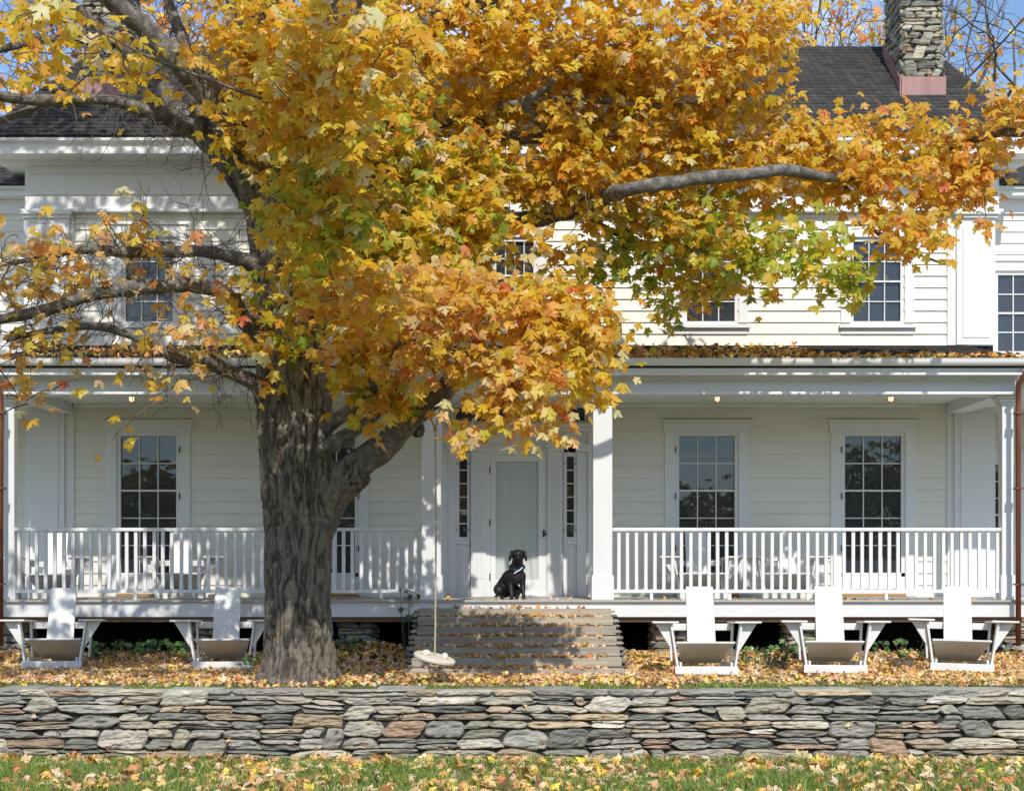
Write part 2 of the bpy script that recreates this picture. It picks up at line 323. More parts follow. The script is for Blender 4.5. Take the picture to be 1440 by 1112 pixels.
def stone_face(mb, L, H, fmap, rs, dome=0.034, **kw):
    """fmap(u, v, out) -> world points; u along 0..L, v up 0..H, out towards the viewer"""
    for (u0, wd, lo, tp) in pack(L, H, rs, **kw):
        nu = int(np.clip(wd / 0.022, 6, 30)); nv = 11
        U = np.linspace(0, 1, nu); Vv = np.linspace(0, 1, nv); k = np.linspace(0, 1, len(lo))
        kern = max(3, len(lo) // 5); pad = lambda q: np.convolve(np.pad(q, kern, mode='edge'), np.ones(2 * kern + 1) / (2 * kern + 1), 'valid')[:len(q)]
        l = np.interp(U, k, pad(lo)) + 0.004; t = np.interp(U, k, pad(tp)) - 0.004
        hgt = (t - l).mean()
        e = np.abs(2 * U - 1); ex = rs.uniform(2.6, 9); tapT = rs.uniform(0.05, 0.65); tapB = rs.uniform(0.0, 0.45)
        nzt = (fbm(np.stack([U * wd * 14, np.full(nu, u0 * 3.1), np.full(nu, lo[0] * 9)], 1), 3, 5) - 0.45) * 0.35
        t2 = t - (t - l) * (tapT * e ** ex + np.clip(nzt, 0, 1) * 0.9); l2 = l + (t - l) * (tapB * e ** ex + np.clip(-nzt, 0, 1) * 0.8)
        sl = rs.uniform(-1.1, 1.1)
        UU, VV = np.meshgrid(U, Vv, indexing='ij')
        uu = u0 + 0.004 + UU * (wd - 0.008) + (VV - 0.5) * sl * min(hgt, 0.09) * (np.abs(2 * UU - 1))
        vv = l2[:, None] + VV * (t2 - l2)[:, None]
        q = np.stack([uu.ravel() * 7, vv.ravel() * 34, np.full(uu.size, rs.random() * 50)], 1)
        nzv = (fbm(q, 4, 3) - 0.47).reshape(uu.shape); nz2 = (fbm(q * np.array([0.6, 0.35, 1]), 2, 9) - 0.4).reshape(uu.shape)
        edge = (1 - np.abs(2 * UU - 1) ** 16) * (1 - np.abs(2 * VV - 1) ** 7)
        out = rs.uniform(-0.012, 0.028) + dome * edge ** 0.4 + nzv * 0.07 * (0.3 + edge) + nz2 * 0.03 * edge + rs.uniform(-0.03, 0.03) * (VV - .5) * edge
        back = np.minimum(out, -0.06) * 0 - 0.07
        Pf = fmap(uu.ravel(), vv.ravel(), out.ravel()).reshape(nu, nv, 3); Pb = fmap(uu.ravel(), vv.ravel(), back.ravel()).reshape(nu, nv, 3)
        Vt = Pf.reshape(-1, 3); Fc = [(i * nv + j, (i + 1) * nv + j, (i + 1) * nv + j + 1, i * nv + j + 1) for i in range(nu - 1) for j in range(nv - 1)]
        ring = [(i, 0) for i in range(nu)] + [(nu - 1, j) for j in range(1, nv)] + [(i, nv - 1) for i in range(nu - 2, -1, -1)] + [(0, j) for j in range(nv - 2, 0, -1)]
        bv = np.array([Pb[i, j] for i, j in ring]); nb = len(ring); base = nu * nv
        for a in range(nb):
            b2 = (a + 1) % nb; i1 = ring[a][0] * nv + ring[a][1]; i2 = ring[b2][0] * nv + ring[b2][1]
            Fc.append((i2, i1, base + a, base + b2))
        c = np.array(STONE[rs.choice(len(STONE), p=_sw)][0]) * rs.uniform(0.75, 1.25) * (1 + rs.uniform(-0.02, 0.02, 3))
        mb.add(np.concatenate([Vt, bv]), Fc, c)
WY = -4.2
rs = np.random.default_rng(5)
wt_ = empty('stone_wall', (0, WY, -0.82)); tag(wt_, 'low dry laid retaining wall of grey fieldstones along the lawn', 'stone wall')
mb = MB(); stone_face(mb, 15.0, 0.83, lambda u, v, o: np.stack([u - 7.5, -o, v], 1), rs)
mb.build('stone_face', M['stone'], wt_, colors=True)
mb = MB()   # cap stones' flat tops
x = -7.5
while x < 7.5:
    wd = rs.uniform(0.4, 1.0); c = np.array((0.33, 0.325, 0.29)) * rs.uniform(0.75, 1.2)
    z1 = 0.828 + rs.uniform(-0.022, 0.02)
    mb.box(x + 0.004, x + wd - 0.004, 0.0, 0.34 + rs.uniform(-0.05, 0.05), 0.72, z1, c); x += wd
mb.build('cap_stone', M['stone'], wt_, colors=True)
mb = MB(); mb.box(-7.5, 7.5, 0.02, 0.2, -0.05, 0.7); mb.build('wall_core', M['mortar'], wt_)

# ------------------------------------------------------------------ the house
house = empty('farmhouse', (0, 0, 0)); tag(house, 'two storey white clapboard farmhouse with long columned front porch', 'house')
HY = 2.4                      # front wall plane
FZ = 0.97                     # porch floor
def hb(name, boxes, m='trim', parent=house, bevel=0.0):
    q = MB()
    for b in boxes: q.box(*b)
    return q.build(name, M[m], parent, bevel=bevel)
def each(name, boxes, m='trim', parent=house):
    for b in boxes: hb(name, [b], m, parent)
def clap(name, x0, x1, z0, z1, y, ex, holes=(), parent=house):
    q = MB(); z = z0; r = random.Random(name)
    while z < z1 - 0.01:
        zt = min(z + ex + 0.0, z1); seg = [(x0, x1)]
        for (a, b, c, d) in holes:
            if zt > c + 0.02 and z < d - 0.02:
                ns = []
                for (s, e) in seg:
                    if b <= s or a >= e: ns.append((s, e)); continue
                    if a > s: ns.append((s, a))
                    if b < e: ns.append((b, e))
                seg = ns
        for (s, e) in seg:
            cuts = [s] + sorted(c for c in [s + r.uniform(1.5, 3.2), s + r.uniform(3.8, 6)] if c < e - 0.6) + [e]
            for a, b in zip(cuts[:-1], cuts[1:]):
                j = r.uniform(-0.002, 0.002)
                q.prism([(y - 0.030 + j, z), (y - 0.006, zt + 0.012), (y + 0.02, zt + 0.012), (y + 0.02, z)], 'x', a + (0.0008 if a != s else 0), b - (0.0008 if b != e else 0))
        z = zt
    return q.build(name, M['clap'], parent)
# --- windows
def window(px0, px1, py0, py1, y, cols, rows, meet, cas=12, head=20, head_over=6, bottom='sill', hinge=None, parent=house, crown=True):
    x0, x1, z0, z1 = X(px0, y), X(px1, y), Z(py1, y), Z(py0, y); u = (y - CAMY) / FPX
    c = cas * u; f = MB(); st = 5.5 * u
    # casing
    f.box(x0 - c - st, x0 - st, y - 0.045, y + 0.06, z0 - (0.02 if bottom == 'sill' else 33 * u), z1 + st)
    f.box(x1 + st, x1 + c + st, y - 0.045, y + 0.06, z0 - (0.02 if bottom == 'sill' else 33 * u), z1 + st)
    hh = head * u
    f.box(x0 - c - st - 0.02, x1 + c + st + 0.02, y - 0.055, y + 0.06, z1 + st, z1 + st + hh)
    if crown: f.box(x0 - c - st - 0.05, x1 + c + st + 0.05, y - 0.085, y + 0.02, z1 + st + hh, z1 + st + hh + 0.035)
    w_ = f.build('window', M['trim'], parent, bevel=0.003)
    s = MB()
    ys0, ys1 = y - 0.012, y + 0.03
    s.box(x0 - st, x0, ys0, ys1, z0 - st, z1 + st); s.box(x1, x1 + st, ys0, ys1, z0 - st, z1 + st)
    s.box(x0, x1, ys0, ys1, z1, z1 + st)
    H = (z1 - z0) / rows; zm = z1 - H * meet
    if bottom == 'sill': s.box(x0, x1, ys0, ys1, z0 - st, z0)
    mt = 0.030
    if meet: s.box(x0, x1, ys0, ys1, zm - mt / 2, zm + mt / 2)
    b = 0.0085
    W = (x1 - x0) / cols
    for k in range(1, cols):
        for (a, d) in (((z0, zm - mt / 2), (zm + mt / 2, z1)) if meet else ((z0, z1),)):
            s.box(x0 + W * k - b, x0 + W * k + b, y + 0.004, y + 0.04, a, d)
    for k in range(1, rows):
        if k == meet: continue
        for j in range(cols):
            s.box(x0 + W * j + (b if j else 0), x0 + W * (j + 1) - (b if j < cols - 1 else 0), y + 0.006, y + 0.04, z1 - H * k - b, z1 - H * k + b)
    s.build('sash', M['trim'], w_, bevel=0.002)
    p = MB(); tl = random.Random(px0).uniform(-0.008, 0.008)
    p.hexa([(x0, y + 0.036, z0), (x1, y + 0.036 + tl, z0), (x1, y + 0.044 + tl, z0), (x0, y + 0.044, z0), (x0, y + 0.036, z1), (x1, y + 0.036 + tl, z1), (x1, y + 0.044 + tl, z1), (x0, y + 0.044, z1)])
    p.build('pane', M['glass'], w_)
    if bottom == 'sill':
        q = MB(); q.box(x0 - c - st - 0.03, x1 + c + st + 0.03, y - 0.10, y + 0.02, z0 - st - 0.055, z0 - st); q.box(x0 - c - st, x1 + c + st, y - 0.04, y + 0.02, z0 - st - 0.15, z0 - st - 0.055)
        q.build('sill', M['trim'], w_, bevel=0.003)
    else:      # panel below the glass of a garden door, and an oiled wooden threshold
        q = MB(); zb = FZ + 0.05
        q.box(x0 - st, x1 + st, ys0, ys1, zb, z0); q.box(x0 + 0.08, x1 - 0.08, ys0 - 0.012, ys0, zb + 0.08, z0 - 0.08)
        q.build('door_panel', M['trim'], w_, bevel=0.004)
        q = MB(); q.box(x0 - st, x1 + st, y - 0.07, y + 0.05, FZ + 0.004, zb); q.build('threshold', M['sillwood'], w_)
    if hinge:
        q = MB(); hx = x1 + st if hinge > 0 else x0 - st
        for fz in (0.08, 0.42, 0.8): q = MB(); q.box(hx - 0.009, hx + 0.009, y - 0.062, y - 0.046, z1 - (z1 - z0) * fz - 0.10, z1 - (z1 - z0) * fz); q.build('hinge', M['metal'], w_)
    return w_
porch_windows = [(170, 248, 1), (421, 499, 1), (955, 1033, -1), (1188, 1267, -1)]
holes1 = [(X(a - 8, HY), X(b + 8, HY), FZ, Z(606, HY)) for a, b, h in porch_windows] + [(X(632, HY), X(824, HY), FZ, Z(572, HY))]
up_windows = [(177, 243), (423, 489), (966, 1033), (1200, 1266)]
holes2 = [(X(a - 4, HY), X(b + 4, HY), Z(456, HY), Z(334, HY)) for a, b in up_windows] + [(X(694, HY), X(754, HY), Z(440, HY), Z(336, HY))]
clap('clapboard_wall', X(104, HY), X(1332, HY), FZ, 4.16, HY, 0.197, holes1)
clap('clapboard_wall', X(104, HY), X(1332, HY), Z(486, HY), Z(297, HY), HY, 0.192, holes2)
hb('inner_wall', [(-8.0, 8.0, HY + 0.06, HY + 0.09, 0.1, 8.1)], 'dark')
each('side_wall', [(-8.0, -7.9, HY + 0.10, 9.5, 0, 8.1), (7.9, 8.0, HY + 0.10, 9.5, 0, 8.1), (-8.0, 8.0, 9.5, 9.6, 0, 8.1)], 'clap')
for a, b, h in porch_windows: window(a, b, 613, 805, HY, 3, 5, 2, cas=15, head=14, bottom='door', hinge=h)
for a, b in up_windows: window(a, b, 340, 452, HY, 3, 4, 2, cas=13, head=17, head_over=4)
window(698, 750, 340, 436, HY, 4, 4, 2, cas=14, head=17)
# corner pilasters and trim
def pil(name, px0, px1, z0, z1, y, proj, cap=True):
    q = MB(); x0, x1 = X(px0, HY), X(px1, HY)
    q.box(x0, x1, y - proj, y + 0.02, z0, z1)
    e = 0.10
    q.box(x0 + e, x1 - e, y - proj - 0.016, y - proj, z0 + 0.12, z1 - 0.14)
    if cap:
        q.box(x0 - 0.03, x1 + 0.03, y - proj - 0.05, y + 0.01, z1, z1 + 0.05); q.box(x0 - 0.06, x1 + 0.06, y - proj - 0.09, y + 0.01, z1 + 0.05, z1 + 0.12)
    return q.build(name, M['trim'], house, bevel=0.004)
pil('pilaster', 36, 100, Z(486, HY), Z(309, HY), HY, 0.09); pil('pilaster', 1343, 1397, Z(486, HY), Z(309, HY), HY, 0.09)
pil('pilaster', 38, 93, FZ, 4.15, HY, 0.09, False); pil('pilaster', 1340, 1397, FZ, 4.15, HY, 0.09, False)
each('corner_board', [(X(93, HY) + 0.002, X(105, HY), HY - 0.05, HY + 0.02, FZ, 4.15), (X(1331, HY), X(1340, HY) - 0.002, HY - 0.05, HY + 0.02, FZ, 4.15),
    (X(1331, HY), X(1343, HY) - 0.002, HY - 0.05, HY + 0.02, Z(486, HY), Z(299, HY)), (X(100, HY) + 0.002, X(105, HY), HY - 0.05, HY + 0.02, Z(486, HY), Z(299, HY))])
# main entablature and cornice
zf0, zf1 = Z(297, HY), Z(236, HY)
xl, xr = -8.05, 8.05
def profx(name, prof, x0, x1, m='trim', parent=house):
    q = MB(); q.prism(prof, 'x', x0, x1); return q.build(name, M[m], parent, bevel=0.003)
EY = HY - 0.62
hb('frieze', [(xl, xr, HY - 0.07, HY + 0.05, zf0, zf1), (xl - 0.05, xr + 0.05, HY - 0.15, HY + 0.03, zf0 - 0.045, zf0), (xl + 0.02, xr - 0.02, HY - 0.10, HY - 0.07, zf0 + 0.25, zf0 + 0.29), (xl + 0.1, xr - 0.1, HY - 0.095, HY + 0.0, zf1 - 0.12, zf1 - 0.001)])
ce = Z(193, EY)
for (sx) in (1,):
    profx('cornice', [(HY - 0.05, zf1), (HY - 0.05, ce - 0.02), (EY - 0.06, ce - 0.02), (EY - 0.06, ce - 0.07), (EY + 0.02, ce - 0.10), (EY + 0.02, ce - 0.225), (EY - 0.02, ce - 0.225), (EY - 0.02, ce - 0.27), (EY + 0.06, ce - 0.27), (EY + 0.06, ce - 0.235), (HY - 0.2, ce - 0.235), (HY - 0.16, zf1 + 0.03), (HY - 0.12, zf1)], -8.44, 8.44)
each('cornice_return', [(-8.44, -8.06, HY - 0.05, 9.9, ce - 0.27, ce - 0.02), (8.06, 8.44, HY - 0.05, 9.9, ce - 0.27, ce - 0.02)])
# main hip roof of stepped shingle courses
RH = 2.4; RDY = EY - 0.08; rx0 = 8.56; rzt = Z(68, RDY + RH); rzb = ce - 0.005; rX1 = X(1304, RDY + RH)
q = MB(); NR = 27
def course(a0, a1, b0, b1):  # lower edge a0-a1, upper edge b0-b1 (points)
    up = np.array([0, -0.004, 0.034]) * random.uniform(0.8, 1.2); a0, a1, b0, b1 = map(np.array, (a0, a1, b0, b1))
    q.add([a0, a1, a1 + up, a0 + up, b1 + up * 0.2, b0 + up * 0.2], [(0, 1, 2, 3), (3, 2, 4, 5)])
dB = 9.9 + 0.08
for i in range(NR):
    s, t = i / NR, (i + 1) / NR + 0.002
    L = lambda s, sx: np.array([sx * (rx0 + (rX1 - rx0) * s), RDY + RH * s, rzb + (rzt - rzb) * s])
    Bk = lambda s, sx: np.array([sx * (rx0 + (rX1 - rx0) * s), dB - RH * s, rzb + (rzt - rzb) * s])
    course(L(s, -1), L(s, 1), L(t, -1), L(t, 1)); course(L(s, 1), Bk(s, 1), L(t, 1), Bk(t, 1)); course(Bk(s, -1), L(s, -1), Bk(t, -1), L(t, -1)); course(Bk(s, 1), Bk(s, -1), Bk(t, 1), Bk(t, -1))
q.box(-rX1 - 0.05, rX1 + 0.05, RDY + RH, dB - RH, rzt - 0.03, rzt + 0.03)
roof = q.build('roof', M['shingle'], house)
# chimneys
def chimney(px0, px1, side):
    cy = RDY + RH * 0.45; x0, x1 = X(px0, cy), X(px1, cy); zb = Z(137, cy); zt = zb + 3.2; dp = 1.05
    q = MB(); r2 = np.random.default_rng(px0)
    kw = dict(wr=(0.13, 0.42), hr=(0.08, 0.15)); q.box(x0 + 0.03, x1 - 0.03, cy + 0.03, cy + dp - 0.03, zb - 1, zt - 0.02, (0.10, 0.095, 0.085))
    stone_face(q, x1 - x0, zt - zb - 0.33, lambda u, v, o: np.stack([x0 + u, cy - o * 0.6, zb + 0.33 + v], 1), r2, 0.05, **kw)
    stone_face(q, dp, zt - zb + 0.0, lambda u, v, o: np.stack([x0 - o * 0.6, cy + dp - u, zb + v], 1), r2, 0.05, **kw)
    stone_face(q, dp, zt - zb + 0.0, lambda u, v, o: np.stack([x1 + o * 0.6, cy + u, zb + v], 1), r2, 0.05, **kw)
    c = q.build('chimney', M['stone'], house, colors=True)
    f = MB(); f.box(x0 - 0.035, x1 + 0.035, cy - 0.05, cy + 0.028, zb - 0.06, zb + 0.33)
    sl = (rzt - rzb) / RH
    for s, xa in ((-1, x0), (1, x1)):
        f.prism([(cy - 0.02, zb - 0.05), (cy + dp, zb + sl * dp), (cy + dp, zb + sl * dp + 0.28), (cy - 0.02, zb + 0.33)], 'x', xa - 0.06 if s < 0 else xa + 0.036, xa - 0.036 if s < 0 else xa + 0.06)
    f.build('flashing', M['flash'], c)
chimney(1270, 1325, 1); chimney(118, 172, -1)
# --- porch floor, fascia, beam, ceiling
PX0, PX1 = -7.72, 7.66
q = MB()
x = PX0
while x < PX1:
    q.box(x, min(x + 0.098, PX1), -0.10, HY + 0.05, FZ - 0.03, FZ); x += 0.1
q.build('porch_floor', M['porchfloor'], house)
hb('floor_fascia', [(PX0 + 0.03, PX1 - 0.03, -0.05, 0.0, Z(867, 0), FZ - 0.03), (PX0 + 0.03, PX0 + 0.07, 0.0, HY, Z(867, 0), FZ - 0.03), (PX1 - 0.07, PX1 - 0.03, 0.0, HY, Z(867, 0), FZ - 0.03)], bevel=0.003)
hb('sill_beam', [(PX0 + 0.1, PX1 - 0.1, 0.02, 0.12, Z(874, 0), Z(867, 0) - 0.002)], 'brownwood')
each('floor_frame', [(-1.4 + 0.6 * k - 0.03, -1.4 + 0.6 * k + 0.03, 0.15, HY, FZ - 0.25, FZ - 0.04) for k in range(-10, 15)], 'brownwood')
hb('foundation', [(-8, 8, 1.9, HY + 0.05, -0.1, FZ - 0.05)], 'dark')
BX0, BX1 = -7.52, 7.45
profx('porch_entablature', [(0.26, 4.0), (0.26, 4.34), (-0.30, 4.36), (-0.345, 4.34), (-0.33, 4.30), (-0.345, 4.275), (-0.345, 4.245), (-0.30, 4.245), (-0.30, 4.262), (-0.08, 4.262), (-0.05, 4.215), (0.0, 4.20), (0.0, 4.05), (-0.045, 4.045), (-0.13, 4.03), (-0.13, 3.992), (-0.02, 3.992), (-0.02, 4.0)], BX0, BX1)
each('porch_end_beam', [(BX0, BX0 + 0.26, 0.262, HY - 0.1, 4.0, 4.34), (BX1 - 0.26, BX1, 0.262, HY - 0.1, 4.0, 4.34)])
hb('porch_ceiling', [(BX0 + 0.262, BX1 - 0.262, 0.262, HY, 4.165, 4.19)], 'ceil')
hb('ceiling_moulding', [(X(105, HY), X(1290, HY), HY - 0.09, HY - 0.03, 4.10, 4.164)], bevel=0.01)
# gutter
q = MB(); prof = [(-0.355, 4.455)] + [(-0.42 + 0.062 * math.cos(a), 4.452 - 0.085 * math.sin(a)) for a in np.linspace(0, math.pi, 10)] + [(-0.49, 4.47), (-0.478, 4.47)] + [(-0.42 + 0.054 * math.cos(a), 4.452 - 0.076 * math.sin(a)) for a in np.linspace(math.pi, 0, 10)]
q.prism(prof, 'x', BX0 - 0.18, BX1 + 0.12); q.build('gutter', M['trim'], house)
# porch roof
zr1 = Z(488, HY - 0.02); q = MB(); NRr = 14; 
for i in range(NRr):
    s, t = i / NRr, (i + 1) / NRr + 0.003
    f = lambda s, x: (x, -0.37 + (HY + 0.36) * s, 4.45 + (zr1 - 4.45) * s)
    course(f(s, BX0 - 0.14), f(s, BX1 + 0.08), f(t, BX0 - 0.14), f(t, BX1 + 0.08))
q.box(BX0 - 0.1, BX1 + 0.04, -0.33, HY - 0.1, 4.36, 4.40)
q.build('porch_roof', M['shingle'], house)
# columns
def column(px0, px1, y=0.13):
    x0, x1 = X(px0, y - 0.13), X(px1, y - 0.13); c = (x0 + x1) / 2; h = (x1 - x0) / 2; q = MB()
    q.box(c - h, c + h, y - h, y + h, FZ + 0.36, 3.86)
    q.box(c - h - 0.022, c + h + 0.022, y - h - 0.022, y + h + 0.022, FZ, FZ + 0.36)
    z = 3.86
    for e, dz in ((0.02, 0.035), (0.045, 0.05), (0.075, 0.047)):
        q.box(c - h - e, c + h + e, y - h - e, y + h + e, z, z + dz); z += dz
    q.build('column', M['trim'], house, bevel=0.005)
for a, b in ((4, 18), (593, 620), (834, 861), (1411, 1427)): column(a, b)
# railings with separate balusters
def railing(px0, px1):
    y = 0.12; x0, x1 = X(px0, y), X(px1, y); zt = Z(742, y); zb = Z(831, y)
    q = MB(); q.box(x0, x1, y - 0.045, y + 0.045, zt - 0.05, zt); rl = q.build('railing', M['trim'], house, bevel=0.006)
    q = MB(); q.box(x0, x1, y - 0.03, y + 0.03, zb - 0.025, zb + 0.025); q.build('bottom_rail', M['trim'], rl, bevel=0.004)
    n = int(round((px1 - px0) / 12.7)); first = None
    for k in range(n):
        x = x0 + (k + 0.7) * (x1 - x0) / (n + 0.4)
        if first is None:
            q = MB(); q.box(-0.025, 0.025, -0.019, 0.019, zb + 0.026, zt - 0.051); first = q.build('baluster', M['trim'], rl, bevel=0.002); b = first
        else: b = first.copy(); COL.objects.link(b); b.parent = rl
        b.location = (x, y + random.uniform(-0.002, 0.002), 0); b.rotation_euler = (0, random.uniform(-.003, .003), 0)
    for k in range(5):
        x = x0 + (k + 0.5) * (x1 - x0) / 5
        q = MB(); q.box(x - 0.022, x + 0.022, y - 0.022, y + 0.022, FZ, zb - 0.026); q.build('rail_foot', M['trim'], rl)
railing(18, 593); railing(861, 1411)
# --- entrance
hb('entrance_surround', [(X(619, HY), X(630, HY) - 0.002, HY - 0.10, HY + 0.02, FZ, 4.16), (X(826, HY) + 0.002, X(840, HY), HY - 0.10, HY + 0.02, FZ, 4.16),
    (X(630, HY), X(641, HY), HY - 0.06, HY + 0.02, FZ, Z(636, HY)), (X(811, HY), X(826, HY), HY - 0.06, HY + 0.02, FZ, Z(636, HY)),
    (X(630, HY), X(826, HY), HY - 0.07, HY + 0.02, Z(625, HY) + 0.004, Z(608, HY)), (X(630, HY), X(826, HY), HY - 0.14, HY + 0.02, Z(608, HY) + 0.002, Z(601, HY)), (X(630, HY), X(826, HY), HY - 0.18, HY + 0.02, Z(601, HY) + 0.002, Z(597, HY))], bevel=0.005)
for a, b in ((630, 641), (662, 684), (770, 791), (811, 826)):
    q = MB(); x0, x1 = X(a, HY), X(b, HY)
    if b - a > 16:
        q.box(x0, x1, HY - 0.08, HY + 0.02, FZ, Z(636, HY)); n = 5; wf = (x1 - x0 - 0.06) / n
        for k in range(n): q.box(x0 + 0.03 + wf * k + 0.008, x0 + 0.03 + wf * (k + 1) - 0.008, HY - 0.09, HY - 0.08, FZ + 0.3, Z(645, HY))
    q.box(x0 - 0.02, x1 + 0.02, HY - 0.12, HY + 0.0, Z(636, HY) + 0.002, Z(630, HY)); q.box(x0 - 0.045, x1 + 0.045, HY - 0.15, HY + 0.0, Z(630, HY) + 0.002, Z(625, HY))
    q.build('door_pilaster', M['trim'], house, bevel=0.004)
def sidelight(a, b, ga, gb):
    q = MB(); x0, x1, g0, g1 = X(a, HY), X(b, HY), X(ga, HY), X(gb, HY); zt, zb = Z(642, HY), Z(755, HY)
    q.box(x0, g0, HY - 0.03, HY + 0.03, Z(760, HY), Z(636, HY)); q.box(g1, x1, HY - 0.03, HY + 0.03, Z(760, HY), Z(636, HY)); q.box(g0, g1, HY - 0.03, HY + 0.03, zt, Z(636, HY)); q.box(g0, g1, HY - 0.03, HY + 0.03, Z(760, HY), zb)
    q.box(x0, x1, HY - 0.05, HY + 0.03, Z(765, HY), Z(760, HY) - 0.001)
    q.box(x0, x1, HY - 0.015, HY + 0.03, FZ, Z(765, HY) - 0.001)
    e = 0.055; q.box(x0 + e, x1 - e, HY - 0.032, HY - 0.015, FZ + 0.12, Z(772, HY)); q.box(x0 + 2 * e - 0.015, x1 - 2 * e + 0.015, HY - 0.046, HY - 0.032, FZ + 0.17, Z(777, HY))
    s = q.build('sidelight', M['trim'], house, bevel=0.003)
    q = MB()
    for k in range(1, 6): q = MB(); q.box(g0, g1, HY + 0.0, HY + 0.03, zt + (zb - zt) * k / 6 - 0.009, zt + (zb - zt) * k / 6 + 0.009); q.build('glazing_bar', M['trim'], s)
    for k in range(6):
        q = MB(); t = random.uniform(-0.006, 0.006); u = random.uniform(-0.004, 0.004); za = zt + (zb - zt) * k / 6; zc = zt + (zb - zt) * (k + 1) / 6
        q.hexa([(g0, HY + .030, zc), (g1, HY + .030 + t, zc), (g1, HY + .036 + t, zc), (g0, HY + .036, zc), (g0, HY + .030 + u, za), (g1, HY + .030 + t + u, za), (g1, HY + .036 + t + u, za), (g0, HY + .036 + u, za)]); q.build('pane', M['glass'], s)
    q = MB()
    for xx in (x0 + 0.02, x1 - 0.02):
        for zz in (Z(652, HY), Z(745, HY)): q = MB(); q.box(xx - 0.008, xx + 0.008, HY - 0.045, HY - 0.03, zz - 0.012, zz + 0.012); q.build('latch', M['metal'], s)
sidelight(641, 661, 646, 657); sidelight(792, 811, 797, 807)
# transom band
q = MB(); q.box(X(630, HY), X(826, HY), HY - 0.04, HY + 0.03, Z(597, HY) + 0.002, Z(592, HY)); q.box(X(630, HY), X(826, HY), HY - 0.04, HY + 0.03, Z(574, HY), 4.16)
for a, b in ((630, 641), (684, 690), (731, 735), (776, 782), (822, 826)): q.box(X(a, HY), X(b, HY), HY - 0.04, HY + 0.03, Z(592, HY) + 0.001, Z(574, HY) - 0.001)
tr_ = q.build('transom', M['trim'], house, bevel=0.003)
q = MB(); q.box(X(641, HY), X(822, HY), HY + 0.035, HY + 0.041, Z(592, HY), Z(574, HY)); q.build('pane', M['glass'], tr_)
# door frame, storm door, inner door
q = MB()
q.box(X(684, HY), X(690, HY) - 0.002, HY - 0.045, HY + 0.05, FZ, Z(636, HY)); q.box(X(768, HY) + 0.002, X(770, HY) + 0.0, HY - 0.045, HY + 0.05, FZ, Z(636, HY)); q.box(X(690, HY), X(768, HY), HY - 0.045, HY + 0.05, Z(640, HY) + 0.003, Z(636, HY)); q.box(X(684, HY), X(770, HY), HY - 0.05, HY + 0.03, Z(636, HY) + 0.001, Z(625, HY))
q.build('door_frame', M['trim'], house, bevel=0.004)
sx0, sx1, gx0, gx1 = X(690, HY), X(768, HY), X(697, HY), X(757, HY); gz0, gz1 = Z(815, HY), Z(649, HY)
q = MB(); q.box(sx0, gx0, HY - 0.03, HY + 0.0, FZ + 0.03, Z(640, HY)); q.box(gx1, sx1, HY - 0.03, HY + 0.0, FZ + 0.03, Z(640, HY)); q.box(gx0, gx1, HY - 0.03, HY + 0.0, gz1, Z(640, HY)); q.box(gx0, gx1, HY - 0.03, HY + 0.0, FZ + 0.03, gz0)
q.box(sx0, sx1, HY - 0.08, HY + 0.02, FZ + 0.002, FZ + 0.028)
sd_ = q.build('storm_door', M['trim'], house, bevel=0.004)
q = MB(); q.box(gx0, gx1, HY - 0.018, HY - 0.013, gz0, gz1); q.build('pane', M['storm'], sd_)
q = MB(); hx = X(764.5, HY); q.box(hx - 0.018, hx + 0.018, HY - 0.045, HY - 0.03, Z(755, HY), Z(745, HY)); q.box(hx - 0.012, hx + 0.05, HY - 0.075, HY - 0.06, Z(751.5, HY), Z(749.5, HY)); q.box(hx - 0.008, hx + 0.008, HY - 0.06, HY - 0.045, Z(751.5, HY), Z(749.5, HY)); q.build('handle', M['metal'], sd_)
q = MB()
for yy in (656, 730, 806): q.box(X(689, HY) - 0.009, X(689, HY) + 0.009, HY - 0.055, HY - 0.045, Z(yy + 10, HY), Z(yy, HY)); q.build('hinge', M['metal'], sd_); q = MB()
q = MB(); q.box(gx0 - 0.05, gx1 + 0.05, HY + 0.035, HY + 0.055, FZ + 0.03, Z(640, HY))
pw = (gx1 - gx0) / 3.0
for k, (a, b) in enumerate(((0.0, 0.36), (0.42, 0.72), (0.78, 1.0))):
    pass
for (a, b) in ((gx0 - 0.04, gx0 + 0.06), (gx0 + 0.26, gx0 + 0.42), (gx1 - 0.12, gx1 + 0.03)): q.box(a, b, HY + 0.02, HY + 0.035, FZ + 0.03, gz1 - 0.06)
q.box(gx0 - 0.04, gx1 + 0.03, HY + 0.018, HY + 0.035, gz1 - 0.06, Z(640, HY))
q.build('front_door', M['door'], house, bevel=0.004)
# --- downspouts (copper)
def downspout(x, pts):
    q = MB(); q.tube(pts, 0.039, 10); o = q.build('downspout', M['copper'], house, shade=True); q = MB()
    for z in (1.2, 2.6, 3.7): q = MB(); q.box(x - 0.06, x + 0.06, -0.30, -0.18, z - 0.012, z + 0.012); q.build('bracket', M['copper'], o)
xd = X(1432, -0.24); downspout(xd, [(BX1 + 0.02, -0.42, 4.38), (BX1 + 0.02, -0.42, 4.30), (xd - 0.02, -0.30, 4.1), (xd, -0.24, 4.0), (xd, -0.24, 3.8), (xd, -0.24, 0.3)])
xd2 = X(1, -0.24); downspout(xd2, [(BX0 - 0.02, -0.42, 4.38), (BX0 - 0.02, -0.42, 4.30), (xd2, -0.24, 4.0), (xd2, -0.24, 3.8), (xd2, -0.24, 0.3)])
